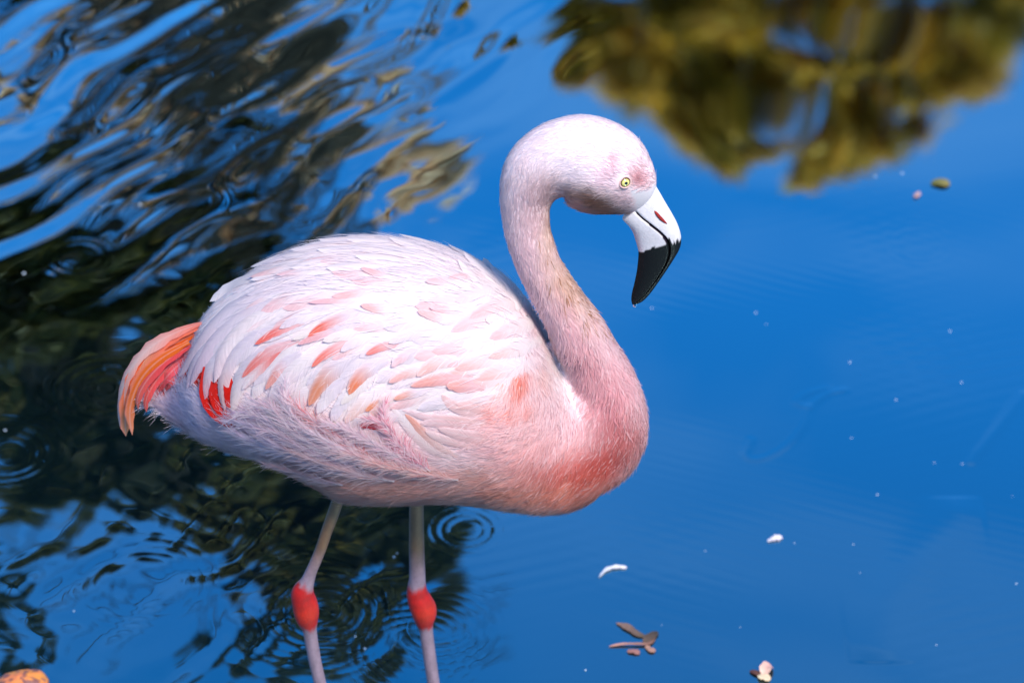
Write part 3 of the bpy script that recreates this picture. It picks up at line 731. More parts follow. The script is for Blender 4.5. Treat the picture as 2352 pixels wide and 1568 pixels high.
def spring(x, y, L):
    q = [(x, y)]
    for k in range(3):
        ff = flow_at(np.array([q[-1][0]]), np.array([q[-1][1]]), WFLOW)[0]
        q.append((q[-1][0] + ff[0] * L / 3, q[-1][1] + ff[1] * L / 3))
    return q
for x, y in pts:
    up = np.clip((760 - y) / 200, 0, 1)
    L = random.uniform(150, 235); hw = random.uniform(20, 31)
    f0 = flow_at(np.array([x]), np.array([y]), WFLOW)[0]
    q = spring(x - f0[0] * L * .55, y - f0[1] * L * .55, L)
    pk = random.random()
    tipc = WH if pk < .45 * up + .15 else (LV if pk < .75 else PK)
    if x > 1080 and y > 780: tipc = (250, 200, 196)
    feather('covert_feather', q, hw, WH, tipc, None, (.0006, .0024 + random.uniform(0, .0009)), .14, random.choice((1.7, 2.0, 2.4)), .7)
# accent coverts, with their own tints
ACC = [([(900, 730), (720, 770), (560, 850), (450, 922)], 42, PK, (250, 96, 74)), ([(780, 890), (560, 970), (430, 1075), (350, 1172)], 46, PK, (246, 128, 116)), ([(680, 930), (560, 1020), (450, 1130), (350, 1262)], 54, (248, 150, 146), WH), ([(800, 980), (660, 1070), (575, 1190), (530, 1262)], 44, LV, (248, 160, 142)),
       ([(930, 1000), (780, 1090), (650, 1220), (560, 1372)], 78, WH, LV), ([(1310, 640), (1110, 725), (950, 790), (858, 862)], 46, LV, (244, 112, 84)), ([(1260, 740), (1060, 815), (900, 865), (780, 922)], 42, LV, (250, 178, 182)), ([(1140, 750), (960, 795), (830, 845), (738, 886)], 40, WH, CR), ([(1320, 820), (1160, 845), (1050, 870), (972, 896)], 48, WH, CR),
       ([(1230, 860), (1100, 930), (965, 1015), (888, 1092)], 42, PK, (250, 120, 98)), ([(1370, 860), (1260, 885), (1170, 930), (1110, 975)], 46, WH, LV), ([(1260, 1000), (1090, 1080), (945, 1230), (866, 1385)], 78, LV, (240, 150, 104)), ([(1180, 1180), (1060, 1260), (980, 1365), (930, 1445)], 62, LV, WH), ([(1480, 1040), (1320, 1110), (1215, 1215), (1172, 1302)], 66, LV, (244, 136, 84)),
       ([(1370, 1150), (1240, 1260), (1160, 1330), (1112, 1378)], 46, WH, CR), ([(1580, 910), (1440, 935), (1360, 968), (1303, 998)], 40, PK, (250, 138, 128)), ([(2040, 840), (1820, 820), (1640, 845), (1478, 912)], 62, WH, LV), ([(1750, 950), (1640, 990), (1570, 1030), (1500, 1092)], 46, LV, PK), ([(1900, 1110), (1730, 1120), (1590, 1155), (1478, 1212)], 52, WH, (250, 190, 184)),
       ([(2100, 1040), (1930, 1040), (1790, 1090), (1695, 1162)], 64, WH, (250, 200, 194)), ([(2140, 1170), (1970, 1180), (1810, 1198), (1650, 1238)], 58, PK, (250, 178, 168)), ([(1800, 1290), (1670, 1300), (1590, 1315), (1518, 1338)], 46, LV, (244, 176, 156)), ([(1540, 1310), (1450, 1350), (1370, 1385), (1298, 1428)], 44, LV, (236, 146, 92)), ([(2230, 1260), (2110, 1240), (2010, 1240), (1925, 1235)], 66, PK, (252, 184, 176)),
       ([(1620, 430), (1460, 402), (1350, 370), (1262, 348)], 42, WH, (250, 190, 192)), ([(1580, 640), (1460, 652), (1350, 640), (1262, 625)], 46, WH, (250, 182, 180)), ([(1420, 560), (1210, 575), (1010, 590), (858, 606)], 32, WH, (250, 186, 192)), ([(2040, 725), (1910, 720), (1800, 700), (1698, 668)], 46, WH, (250, 194, 194)), ([(820, 318), (660, 338), (525, 378), (412, 420)], 44, WH, (248, 204, 204)), ([(940, 365), (800, 365), (700, 378), (615, 402)], 36, WH, PK),
       ([(2080, 470), (1980, 450), (1880, 440), (1760, 450)], 48, WH, PK), ([(2150, 640), (2020, 640), (1900, 650), (1790, 645)], 44, WH, PK), ([(1500, 480), (1350, 500), (1180, 540), (1040, 560)], 44, WH, (248, 196, 196)), ([(1000, 680), (860, 700), (760, 730), (640, 800)], 50, WH, LV), ([(1300, 1220), (1160, 1330), (1090, 1420), (1040, 1510)], 66, WH, LV), ([(1450, 1250), (1290, 1370), (1210, 1440), (1140, 1520)], 66, WH, (248, 214, 206)), ([(950, 1220), (830, 1320), (770, 1400), (720, 1480)], 66, WH, LV), ([(760, 1150), (640, 1270), (570, 1390), (540, 1470)], 64, WH, CR), ([(1650, 1250), (1500, 1330), (1400, 1400), (1330, 1470)], 60, WH, (248, 214, 206))]
for p_, hw, a, b in ACC:
    feather('covert_feather', [z4(*p) for p in p_], hw * ZSC[4], a, b, None, (.0016, .0050), .18, 2.3, .55)

# ---- loose flank plumes curling up over the wing edge: a shaft and free barbs
def plume(pts, hw_px, col, shade, lift=(.003, .012), nb=150, ytip=None, name='flank_plume', droop=.6):
    n = 30
    C, Nn = lay(pts, n, ytip, *lift)
    T = np.gradient(C, axis=0); T /= np.linalg.norm(T, axis=1)[:, None]
    S = np.cross(T, Nn); S /= np.linalg.norm(S, axis=1)[:, None]
    Wm = hw_px * mpp(C.mean(0))
    V0, F0 = tube(C, np.linspace(.0006, .00015, n), 5)
    t = np.repeat(np.linspace(.02, .99, nb), 2) + rng.normal(0, .02, nb * 2)
    t = np.clip(t, 0, 1); sgn = np.tile([-1, 1], nb)
    fi = t * (n - 1); i0 = np.clip(fi.astype(int), 0, n - 2); fr_ = (fi - i0)[:, None]
    g = lambda A: A[i0] * (1 - fr_) + A[i0 + 1] * fr_
    P_, T_, N_, S_ = g(C), g(T), g(Nn), g(S)
    D_ = T_ * .9 + S_ * (sgn * rng.uniform(.12, .5, nb * 2))[:, None] + N_ * rng.normal(0, .10, nb * 2)[:, None]
    D_ /= np.linalg.norm(D_, axis=1)[:, None]
    L_ = Wm * (1.3 - .6 * t) * rng.uniform(.6, 1.4, nb * 2) * 2.0
    cl = lin(col) * (1 - t[:, None] * .0) * rng.uniform(.82, 1.05, nb * 2)[:, None]
    dk = rng.random(nb * 2) < .25
    cl[dk] = lin(shade) * rng.uniform(.85, 1.1, dk.sum())[:, None]
    V1, F1, C1 = strands(P_, N_, D_, L_, rng.uniform(.0002, .00042, nb * 2), rng.normal(.0, .0012, nb * 2), cl, .30)
    nrm1 = strands.normals
    uu = np.linspace(0, 1, n); vv = np.linspace(-1, 1, 5)
    wv = Wm * .34 * np.minimum(1, .5 + uu) * np.sqrt(np.clip(1 - uu ** 2.2, 0, 1)) + .0002
    V2 = (C[:, None] + S[:, None] * (wv[:, None] * vv)[..., None] - Nn[:, None] * (.2 * wv[:, None] * vv ** 2 + .0004)[..., None]).reshape(-1, 3)
    V0 = np.vstack([V0, V2]); F0 = [np.concatenate([F0[0], grid_faces(n, 5) + len(V0) - len(V2)]), F0[1]]
    e_ = np.repeat(np.abs(np.tile(vv, n))[:, None], 3, 1)
    c2 = lin(col) * (1 - e_ * .5) + lin(shade) * e_ * .5
    V = np.vstack([V0, V1]); c_ = np.vstack([np.tile(lin((255, 240, 240)), (len(V0) - len(V2), 1)), c2, C1])
    return part(name, V, [np.concatenate([F0[0], F1 + len(V0)]), F0[1]], M_STRAND, np.clip(c_, 0, .96), normals=np.vstack([np.repeat(Nn, 5, 0), Nn[:1], Nn[-1:], np.repeat(Nn, 5, 0), nrm1]))
PL, PS = (248, 232, 238), (232, 200, 212)
for z, p_, hw, a, b in [
        (5, [(760, 900), (480, 740), (270, 560), (185, 390), (197, 240)], 95, PL, PS), (5, [(700, 900), (420, 740), (200, 560), (90, 420), (60, 400)], 90, PL, PS), (5, [(950, 900), (640, 700), (440, 550), (310, 440), (245, 370)], 90, (246, 220, 226), (236, 150, 150)),
        (5, [(900, 950), (600, 780), (380, 620), (240, 480), (170, 330)], 90, PL, PS), (3, [(1760, 1200), (1500, 1020), (1330, 900), (1200, 840), (1088, 835)], 90, PL, (206, 180, 204)), (3, [(1820, 1200), (1600, 1010), (1440, 870), (1360, 800), (1260, 775)], 90, PL, PS),
        (3, [(1700, 1230), (1450, 1080), (1250, 960), (1120, 905), (1030, 885)], 85, (238, 226, 240), (206, 186, 210)), (3, [(1600, 1230), (1380, 1130), (1200, 1040), (1080, 970)], 80, (238, 228, 242), (210, 190, 214)),
        (5, [(1180, 900), (880, 720), (680, 600), (560, 545), (485, 528)], 70, (250, 232, 236), PS), (5, [(1250, 930), (950, 760), (760, 640), (640, 560)], 80, (248, 226, 232), PS), (5, [(1280, 930), (1040, 720), (940, 580), (915, 470), (935, 378)], 70, (250, 216, 224), (232, 150, 170)),
        (5, [(1250, 900), (1050, 700), (980, 600), (890, 520), (790, 500)], 60, (250, 222, 228), (232, 160, 176)), (5, [(1100, 940), (780, 820), (560, 700), (400, 600)], 90, PL, PS), (5, [(850, 980), (520, 850), (300, 720), (120, 600), (0, 560)], 90, (238, 220, 230), (214, 180, 196)),
        (5, [(600, 960), (350, 840), (150, 720), (0, 620)], 90, (236, 222, 236), (208, 184, 206)), (5, [(1300, 980), (1000, 880), (760, 790), (560, 740)], 80, (246, 222, 224), (228, 180, 186)), (5, [(1000, 1010), (700, 930), (450, 830), (220, 730)], 80, (240, 216, 220), (220, 180, 184)),
        (5, [(1500, 1000), (1200, 930), (980, 860), (800, 820)], 70, (248, 218, 216), (232, 176, 176)), (5, [(600, 1040), (380, 960), (200, 880), (40, 820)], 70, (238, 214, 220), (220, 184, 190))]:
    plume([ZS[z](*p) for p in p_], hw * ZSC[z], a, b)
# the folded breast-side feathers in front of the plumes
for p_, hw, a, b in [([(1450, 850), (1280, 760), (1130, 620), (1050, 510), (975, 442)], 52, (250, 226, 226), WH), ([(1500, 830), (1360, 760), (1230, 640), (1140, 540), (1082, 488)], 46, (250, 214, 210), (248, 178, 160)), ([(1800, 590), (1500, 545), (1260, 520), (1130, 480), (1060, 458)], 46, (248, 208, 206), (246, 216, 222)),
                     ([(1750, 480), (1560, 470), (1420, 400), (1370, 340)], 60, (250, 214, 214), (248, 212, 212)), ([(1700, 620), (1500, 580), (1330, 560), (1200, 560)], 60, (246, 204, 206), (248, 216, 220)), ([(1950, 720), (1700, 690), (1500, 650), (1340, 600)], 70, (248, 204, 204), (248, 216, 218)),
                     ([(1900, 520), (1750, 470), (1600, 430), (1480, 410)], 66, (250, 206, 204), (250, 214, 214)), ([(1650, 760), (1480, 720), (1330, 670), (1240, 620)], 50, (250, 212, 212), (250, 224, 226))]:
    feather('breast_side_feather', [z5(*p) for p in p_], hw * ZSC[5], a, b, None, (.0008, .0030), .10, 1.9, .6)
feather('flight_feather', [z5(*p) for p in [(960, 640), (880, 600), (800, 580), (730, 590)]], 40 * ZSC[5], (214, 50, 60), (226, 70, 84), None, (.001, .003), .2, 2.6, .5, edge=(240, 120, 130))

# soft free barbs over the coverts, blurring their edges
Pw, Nw = sample_body(90000)
qx, qy = side_px(Pw)
kw = inside(qx, qy, COV) & (rng.random(len(Pw)) < .05 + .12 * (qy < 680))
Pw, Nw, qx, qy = Pw[kw], Nw[kw], qx[kw], qy[kw]
fw = flow_at(qx, qy, WFLOW)
aw = rng.normal(0, .12, len(Pw)) + .8 * (vnoise(qx / 30, qy / 30, 91) - .5)
fw = np.stack([fw[:, 0] * np.cos(aw) - fw[:, 1] * np.sin(aw), fw[:, 0] * np.sin(aw) + fw[:, 1] * np.cos(aw)], -1)
cw = np.tile(lin((252, 240, 243)), (len(Pw), 1)) * rng.uniform(.9, 1.0, len(Pw))[:, None]
V_, F_, C_ = strands(Pw + Nw * rng.uniform(.001, .0036, len(Pw))[:, None], Nw, tangent(Nw, fw), .020 * rng.uniform(.5, 1.4, len(Pw)), np.full(len(Pw), .0003), np.full(len(Pw), .0008), cw, .15)
part('wing_down', V_, F_, M_STRAND, C_, kind='stuff', normals=strands.normals)

# plain coverts of the far side, out of sight from here
far_parts = []
for x, y in pts[::2]:
    f0 = flow_at(np.array([x]), np.array([y]), WFLOW)[0]
    C, Nn = lay(spring(x - f0[0] * 70, y - f0[1] * 70, 130), 10)
    T = np.gradient(C, axis=0); S = np.cross(T, Nn); S /= np.linalg.norm(S, axis=1)[:, None]
    u = np.linspace(0, 1, 10); w = .010 * np.minimum(1, .4 + 1.5 * u) * np.sqrt(np.clip(1 - u ** 2.6, 0, 1)) + .0003
    v = np.linspace(-1, 1, 5)
    G = C[:, None] + S[:, None] * (w[:, None] * v)[..., None] - Nn[:, None] * (.34 * w[:, None] * v ** 2)[..., None]
    G = G.reshape(-1, 3); G[:, 1] *= -1
    far_parts.append((G, grid_faces(10, 5)))
V, F = merge(far_parts)
part('far_side_coverts', V, F, M_FEATHER, np.tile(lin(WH), (len(V), 1)), np.zeros((len(V), 2)), kind='stuff')

# ---- beak: two mandibles meeting along the gape
UPP = [(1120, 520), (1172, 600), (1225, 692), (1270, 768), (1306, 838), (1328, 915), (1324, 982), (1284, 1055), (1232, 1137), (1180, 1215), (1125, 1293), (1075, 1348), (1030, 1372)]
LOW = [(935, 800), (980, 845), (1006, 890), (1022, 940), (1040, 1005), (1041, 1055), (1036, 1110), (1029, 1160), (1014, 1232), (1003, 1275), (996, 1310), (994, 1345), (1000, 1370)]
GAPE = [(1010, 715), (1075, 768), (1135, 812), (1190, 856), (1232, 902), (1250, 950), (1250, 1002), (1232, 1065), (1190, 1145), (1140, 1222), (1085, 1297), (1035, 1346), (1008, 1371)]
HWD = [56, 72, 74, 71, 66, 60, 56, 52, 46, 38, 30, 20, 6]
ns = 60
U_, L_, G_ = (catmull(a, ns) for a in (UPP, LOW, GAPE))
HW_ = np.interp(np.linspace(0, 1, ns), np.linspace(0, 1, 13), HWD)
def z1w(q, y=0): return on_y(*z1(q[..., 0], q[..., 1]), y)
ps = ZSC[1] * mpp(on_y(1490, 550))
BU = [(1245, 895), (1258, 902), (1268, 930), (1280, 922), (1292, 932), (1300, 915), (1340, 922), (1400, 1100), (900, 1500), (900, 1100), (1040, 1022), (1062, 1000), (1085, 988), (1105, 972), (1140, 958), (1180, 950), (1205, 942), (1232, 938), (1228, 905)]
def mandible(A, B, name, upper):
    m = 26
    rows_, cols_ = [], []
    for i in range(ns):
        a, b, w = A[i], B[i], HW_[i]
        ph = np.linspace(0, np.pi, m)
        if upper:   # a at ridge .. b at gape: thin lid, widest near the gape
            t = (1 - np.cos(ph)) / 2; lat = w * np.sqrt(np.clip(1 - (1 - t) ** 2.2, 0, 1)) * np.where(t > .93, 1 - (t - .93) / .07 * .35, 1)
        else:       # a at gape .. b at keel: deep trough
            t = (1 - np.cos(ph)) / 2; lat = w * .97 * np.sqrt(np.clip(1 - t ** 2.6, 0, 1)) * np.where(t < .06, .75 + t / .06 * .25, 1)
        q = a[None] * (1 - t[:, None]) + b[None] * t[:, None]
        near = z1w(q); near[:, 1] = -lat * ps
        farr = near[::-1].copy(); farr[:, 1] *= -1
        # nearest surface sits off the sagittal plane: keep shape in the plane
        ring = np.vstack([near, farr])
        rows_.append(ring)
        qq = np.vstack([q, q[::-1]])
        tt = np.concatenate([t, t[::-1]])
        c_ = np.tile(lin((228, 226, 232)), (2 * m, 1))
        c_ *= (1 - .10 * vnoise(qq[:, 0] / 18, qq[:, 1] / 60, 7))[:, None]
        if not upper:
            k = np.exp(-((qq[:, 0] - b[0]) / 26) ** 2) * (qq[:, 1] > 840) * .55
            c_ = c_ * (1 - k[:, None]) + lin((232, 170, 170)) * k[:, None]
        gape_d = tt if not upper else 1 - tt
        lineW = .035 + .05 * np.clip((i / ns - .15) / .3, 0, 1)
        dark = (gape_d < lineW) & (qq[:, 0] > 1028)
        c_[dark] = lin((26, 12, 30))
        jx = qq[:, 0] + 7 * (vnoise(qq[:, 0] / 7, qq[:, 1] / 7, 2) - .5); jy = qq[:, 1] + 16 * (vnoise(qq[:, 0] / 8, qq[:, 1] / 30, 12) - .5)
        blk = inside(jx, jy, BU)
        c_[blk] = lin((8, 7, 8))
        cols_.append(c_)
    V_ = np.concatenate(rows_); C_ = np.concatenate(cols_)
    V_ = np.vstack([V_, rows_[0].mean(0), rows_[-1].mean(0)]); C_ = np.vstack([C_, C_[:1], C_[-1:]])
    jj = np.arange(2 * m); k0 = ns * 2 * m; kl = (ns - 1) * 2 * m
    caps = np.concatenate([np.stack([np.full(2 * m, k0), (jj + 1) % (2 * m), jj], -1), np.stack([np.full(2 * m, k0 + 1), kl + jj, kl + (jj + 1) % (2 * m)], -1)])
    return part(name, V_, [grid_faces(ns, 2 * m, True), caps], M_BEAK, C_)
ub = mandible(U_, G_, 'upper_mandible', True)
mandible(G_ + np.array([-1.5, 1.5]), L_, 'lower_mandible', False)
bo = bpy.data.objects['upper_mandible']
# nostril slit
o_ = Vector(CAM)
ub_bvh = BVHTree.FromPolygons([tuple(v.co + Vector(BOFF)) for v in bo.data.vertices], [tuple(p.vertices) for p in bo.data.polygons])
nost = []
for q in catmull([(1150, 745), (1180, 782), (1210, 812), (1234, 832)], 12):
    h = ub_bvh.ray_cast(o_, Vector(ray(*z1(*q))).normalized())
    nost.append(np.array(h[0]) if h[0] is not None else z1w(np.array(q), -.012))
V, F = tube(np.array(nost), np.array([.0004, .0011, .0015, .0017, .0017, .0017, .0017, .0016, .0014, .0012, .0008, .0003]), 8)
part('nostril', V, F, M_BEAK, np.tile(lin((150, 46, 44)), (len(V), 1)), parent=ub)

# ---- eye
ex, ey = z1(952, 552)
h = bvh.ray_cast(o_, Vector(ray(ex, ey)).normalized())
e0, en = np.array(h[0]), np.array(h[1])
en = en * .6 + np.array([0.05, -.8, .45]) * .4; en /= np.linalg.norm(en)
def ball(c, r, n=24, m=16, axis=(0, 0, 1), part_=np.pi):
    ax = np.array(axis, float); ax /= np.linalg.norm(ax)
    a = np.cross(ax, [1.0, .2, .1]); a /= np.linalg.norm(a); b = np.cross(ax, a)
    ph = np.linspace(1e-3, part_, m); t_ = np.linspace(0, 2 * np.pi, n, endpoint=False)
    V = c + r * (np.cos(ph)[:, None, None] * ax + np.sin(ph)[:, None, None] * (np.cos(t_)[None, :, None] * a + np.sin(t_)[None, :, None] * b))
    return V.reshape(-1, 3), grid_faces(m, n, True), np.repeat(ph, n)
er = .0058
V, F, ph = ball(e0 - en * er * .45, er, 32, 30, en, np.pi * .9)
ce = np.where((ph < .74)[:, None], lin((226, 220, 128)), lin((92, 58, 44)))
ce = np.where(((ph > .60) & (ph <= .74))[:, None], lin((190, 186, 84)), ce)
eye = part('eye', V, F, M_EYE, ce)
V, F, ph = ball(e0 - en * er * .45, er * 1.012, 24, 8, en, .27)
part('pupil', V, F, M_EYE, np.tile(lin((6, 5, 6)), (len(V), 1)), parent=eye)
a = np.cross(en, [1.0, .2, .1]); a /= np.linalg.norm(a); b = np.cross(en, a)
tt = np.linspace(0, 2 * np.pi, 33)
ringP = e0 + en * er * .12 + .0056 * (np.cos(tt)[:, None] * a + np.sin(tt)[:, None] * b)
V, F = tube(ringP, .0008, 8, False, ref=en)
part('eyelid', V, F, M_BODY, np.tile(lin((220, 184, 180)), (len(V), 1)), parent=eye)

# ---- legs: feathered-out shank, red ankle, grey foot, standing on the pond bed
LEG = [('near', -.035, [(600, 30, 48), (560, 130, 47), (515, 260, 46), (470, 380, 44), (430, 500, 43), (390, 600, 43), (350, 690, 45), (320, 770, 56), (291, 830, 82), (284, 880, 94), (300, 940, 100), (311, 1000, 101), (318, 1060, 90), (330, 1110, 70), (338, 1150, 57), (350, 1230, 54), (368, 1330, 52), (385, 1420, 51), (420, 1570, 50), (480, 1850, 49), (520, 2060, 48)]),
       ('far', .03, [(1178, 60, 54), (1178, 160, 55), (1178, 280, 56), (1179, 400, 58), (1180, 520, 60), (1183, 640, 61), (1185, 740, 64), (1181, 800, 72), (1184, 860, 84), (1205, 920, 98), (1232, 980, 103), (1240, 1030, 95), (1242, 1080, 76), (1252, 1135, 56), (1262, 1220, 53), (1276, 1320, 52), (1290, 1420, 51), (1312, 1570, 50), (1352, 1850, 49), (1380, 2060, 48)])]
for nm, y, pr in LEG:
    q = catmull(pr, 110)
    X_, Y_ = z6(q[:, 0], q[:, 1])
    P_ = on_y(X_, Y_, y)
    kk = P_[:, 2] > -.15
    P_, q2 = P_[kk], q[kk]
    R_ = q2[:, 2] * ZSC[6] * mpp(P_[40])
    V, F = tube(P_, R_, 28)
    V[:, 1] = y + (V[:, 1] - y) * .9
    yy = np.append(np.repeat(q2[:, 1], 28), [q2[0, 1], q2[-1, 1]])
    xx = V[:, 0]
    jit = 55 * (vnoise(xx * 300, V[:, 1] * 300, 4) - .5)
    red = np.clip((yy + jit - 775) / 40, 0, 1) * np.clip((1135 - yy - jit) / 35, 0, 1)
    grey = np.where((yy < 700)[:, None], lin((140, 124, 108)), lin((166, 150, 158)))
    tr_ = np.clip((yy - 480) / 250, 0, 1)[:, None]
    grey = lin((112, 84, 62)) * (1 - tr_) + lin((146, 126, 140)) * tr_
    grey = grey * (.75 + .45 * fbm(xx * 220, V[:, 2] * 90, 6))[:, None]
    redc = lin((176, 16, 12)) * (.55 + .8 * fbm(xx * 150, V[:, 2] * 150 + V[:, 1] * 120, 3))[:, None]
    knob = np.exp(-((yy - 985) / 60) ** 2)[:, None] * .35
    redc = redc * (1 - knob) + lin((226, 66, 34)) * knob
    col = grey * (1 - red[:, None]) + redc * red[:, None]
    leg = part('leg', V, F, M_LEG, col)
    ft = P_[-1]
    tips = np.array([[.085, .03, 0], [.095, 0, 0], [.085, -.03, 0]])
    webs = []
    for tp in tips:
        webs.append(tube(catmull([ft, ft + tp * .5 + [0, 0, .006], ft + tp], 8), np.linspace(.006, .003, 8), 8))
    Wv = np.vstack([ft, ft + tips[0] * .8, ft + tips[1] * .9, ft + tips[2] * .8]) + [0, 0, .003]
    webs.append((Wv, np.array([[0, 1, 2], [0, 2, 3]])))
    V, F = merge(webs)
    part('foot', V, F, M_LEG, np.tile(lin((200, 120, 110)), (len(V), 1)), parent=leg)

# ------------------------------------------------------------------ small things on the water
mdrop, nt, bs = new_mat('water_drop')
bs.inputs['Transmission Weight'].default_value = 1; bs.inputs['Roughness'].default_value = 0; bs.inputs['IOR'].default_value = 1.33
tipP = z1w(np.array([1016, 1372]))
V, F, ph = ball(np.zeros(3), .0022, 16, 12, (0, 0, 1))
V[:, 2] = np.where(V[:, 2] > 0, V[:, 2] * 1.5, V[:, 2])
dr = obj('water_droplet', mesh('water_droplet', V, F), mdrop, label='clear water drop hanging from the tip of the flamingo\'s beak', cat='droplet')
dr.location = tipP + np.array([.0005, 0, -.001])

mb, nt, bs = new_mat('bubble')
bs.inputs['Base Color'].default_value = (.75, .85, .95, 1); bs.inputs['Roughness'].default_value = .15
bs.inputs['Transmission Weight'].default_value = .35
V, F, ph = ball(np.zeros(3), 1.0, 16, 8, (0, 0, 1), np.pi / 2)
me_bub = mesh('bubble', V, F); me_bub.materials.append(mb)
BUB = [(55, 628, 5), (322, 470, 4.5), (12, 988, 4), (905, 1278, 3.6), (912, 1270, 2.5), (838, 1488, 3.4), (1497, 708, 3.2), (1736, 718, 3.5), (1760, 745, 2.4), (1952, 832, 3.8), (2058, 918, 3.6), (2146, 1063, 3.2), (2208, 878, 3.2), (2015, 1136, 3.8), (1955, 1006, 3.4), (2182, 760, 3.4), (2072, 398, 4), (2010, 405, 4), (1825, 1247, 3),
       (1960, 1250, 3), (1620, 1265, 3), (2334, 1340, 3.2), (1345, 1538, 3), (2325, 1140, 2.5), (1975, 1315, 2.4), (2040, 1445, 2.5), (1520, 1435, 2.5), (2210, 1065, 3.4), (320, 480, 2), (816, 1460, 2.8), (170, 1402, 2.4), (728, 930, 2.8), (2150, 1480, 2.4), (1700, 1440, 2.4)]
WHERE = [(1000, 700, 'on the dark water left of the flamingo')]
for k, (x, y, r) in enumerate(BUB):
    p = on_water(x, y)
    if x < 1200: lb, gp = 'small pale bubble on the dark tree reflection near the flamingo\'s tail and legs', 'bubbles on the dark water'
    else: lb, gp = 'small pale bubble on the open blue water beyond the flamingo\'s breast', 'bubbles on the blue water'
    o = obj('bubble', me_bub, None, label=lb, cat='bubble', group=gp)
    o.location = (p[0], p[1], -.0003)
    s_ = r * .00040
    o.scale = (s_, s_, s_ * .8)

def floating(name, pts, hw, c_a, c_b, label, cat, curl=.0, z=.001, tip=2.2, parent=None, edge_up=.0):
    """a small leaf or feather lying on the water along photo pixels"""
    q = catmull(pts, 16)
    C = on_water(q[:, 0], q[:, 1], z)
    u = np.linspace(0, 1, 16)
    C[:, 2] += curl * np.sin(u * np.pi) + .0006
    T = np.gradient(C, axis=0); T /= np.linalg.norm(T, axis=1)[:, None]
    S = np.cross(T, [0, 0, 1.0]); S /= np.linalg.norm(S, axis=1)[:, None]
    w = hw * .00055 * np.sqrt(np.clip(1 - np.abs(2 * u - 1) ** tip, 0, 1)) + .0002
    w = w * (.75 + .55 * vnoise(u * 7 + pts[0][0], u * 0 + pts[0][1], 3))
    if cat == 'feather': w = w * (.25 + .75 * (1 - u) ** .7) * (1 + .25 * np.sin(u * 23))
    v = np.linspace(-1, 1, 7)
    V = C[:, None] + S[:, None] * (w[:, None] * v)[..., None] + np.array([0, 0, 1.0]) * (w[:, None] * (v ** 2) * edge_up)[..., None]
    V = V.reshape(-1, 3)
    col = lin(c_a) * (1 - u[:, None]) + lin(c_b) * u[:, None]
    col = np.repeat(col, 7, 0) * (.85 + .3 * vnoise(V[:, 0] * 400, V[:, 1] * 400, 5))[:, None]
    c0_ = C[0].copy(); c0_[2] = 0
    # two skins so that the piece has thickness
    V2 = V.copy(); V2[:, 2] -= .0006
    F = grid_faces(16, 7); n = len(V)
    if parent is None:
        o = obj(name, mesh(name, np.vstack([V, V2]) - c0_, np.vstack([F, F[:, ::-1] + n]), np.clip(np.vstack([col, col]), 0, .95)), M_FLOAT, label=label, cat=cat)
        o.location = c0_
    else:
        o = obj(name, mesh(name, np.vstack([V, V2]) - np.array(parent.location), np.vstack([F, F[:, ::-1] + n]), np.clip(np.vstack([col, col]), 0, .95)), M_FLOAT, parent)
    return o
ff = floating('floating_feather', [(1440, 1303), (1415, 1302), (1392, 1309), (1375, 1326)], 5.5, (250, 245, 250), (210, 220, 235), 'curved white down feather floating below the flamingo\'s breast', 'feather', .0008)
floating('floating_feather', [(1796, 1232), (1782, 1236), (1762, 1243)], 9, (245, 235, 245), (225, 225, 240), 'short round white down feather floating alone on the blue water', 'feather', .0008)
leaf = floating('floating_leaf', [(1742, 1548), (1752, 1555), (1770, 1560)], 9, (246, 228, 190), (240, 214, 180), 'pale curled two-lobed leaf floating on deep blue water', 'leaf', .002)
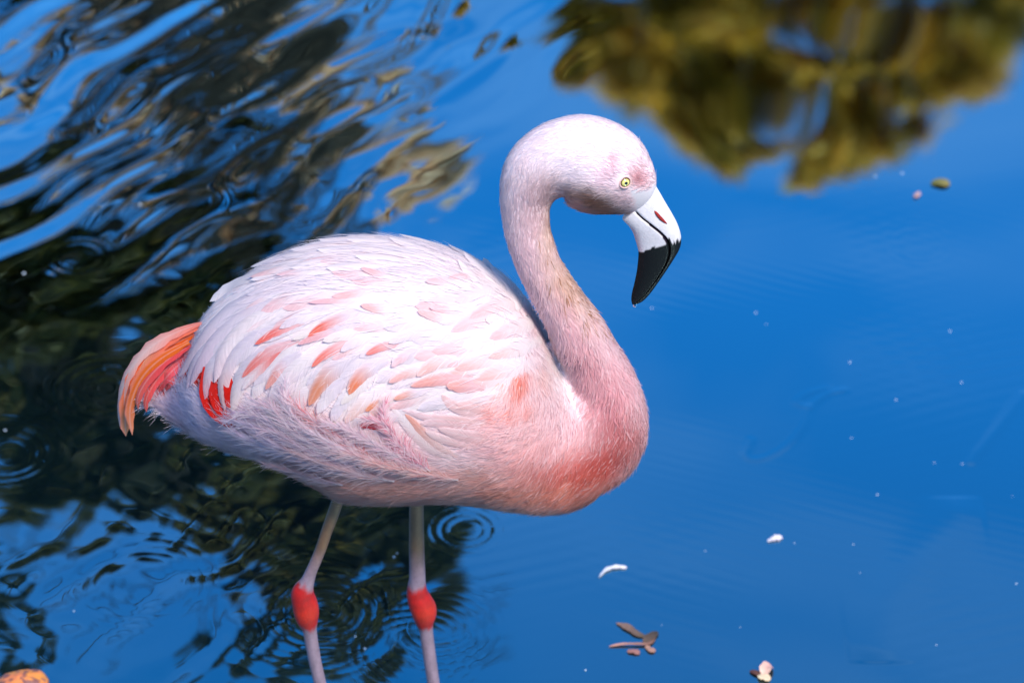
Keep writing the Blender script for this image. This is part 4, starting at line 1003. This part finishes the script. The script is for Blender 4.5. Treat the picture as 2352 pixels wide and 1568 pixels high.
floating('lobe', [(1754, 1553), (1760, 1540), (1776, 1534)], 10, (238, 200, 180), (226, 170, 160), '', '', .006, parent=leaf, edge_up=.3)
floating('stalk', [(1722, 1540), (1738, 1546), (1754, 1553)], 7, (90, 60, 60), (120, 84, 70), '', '', .001, parent=leaf)
floating('floating_leaf', [(2138, 422), (2160, 421), (2182, 424)], 13, (106, 112, 60), (150, 138, 80), 'small olive green leaf floating by the mirrored tree', 'leaf', .002)
floating('floating_petal', [(2100, 446), (2112, 450)], 12, (206, 170, 168), (196, 160, 160), 'tiny pinkish petal floating next to the olive leaf', 'petal', .001)
tw = floating('twig', [(1398, 1484), (1430, 1480), (1465, 1480), (1492, 1478), (1506, 1462)], 2.6, (214, 160, 140), (120, 90, 80), 'thin reddish twig with brown leaves floating on the water', 'twig', .0015, tip=8)
for p_, hw, a, b in [([(1415, 1430), (1440, 1440), (1462, 1455), (1482, 1462)], 7, (150, 120, 110), (96, 84, 72)), ([(1478, 1474), (1495, 1462), (1510, 1450)], 9, (110, 92, 80), (70, 64, 60)), ([(1485, 1482), (1492, 1492), (1506, 1494)], 6, (190, 150, 130), (170, 130, 116)), ([(1440, 1495), (1460, 1497), (1468, 1502)], 6, (170, 120, 110), (160, 116, 110))]:
    floating('leaf', p_, hw, a, b, '', '', .001, parent=tw)

# the mottled orange stone at the near edge
sp0 = on_water(52, 1588)
V, F, ph = ball(np.zeros(3), 1.0, 40, 24, (0, 0, 1))
nz = fbm(V[:, 0] * 1.7 + 4, V[:, 1] * 1.7 + V[:, 2] * 1.3, 12, 3)
V = V * (.85 + .3 * nz)[:, None] * np.array([.030, .026, .020])
k = vnoise(V[:, 0] * 160, V[:, 1] * 160 + V[:, 2] * 90, 31)
col = lin((226, 130, 84)) * (1 - k[:, None]) + lin((228, 150, 60)) * k[:, None]
dk = vnoise(V[:, 0] * 210 + 3, V[:, 1] * 210, 41) > .62
col[dk] = lin((130, 84, 80))
st = obj('stone', mesh('stone', V, F, col), M_LEG, label='rounded orange mottled stone just breaking the surface of the pond', cat='stone')
st.location = (sp0[0], sp0[1], .004)
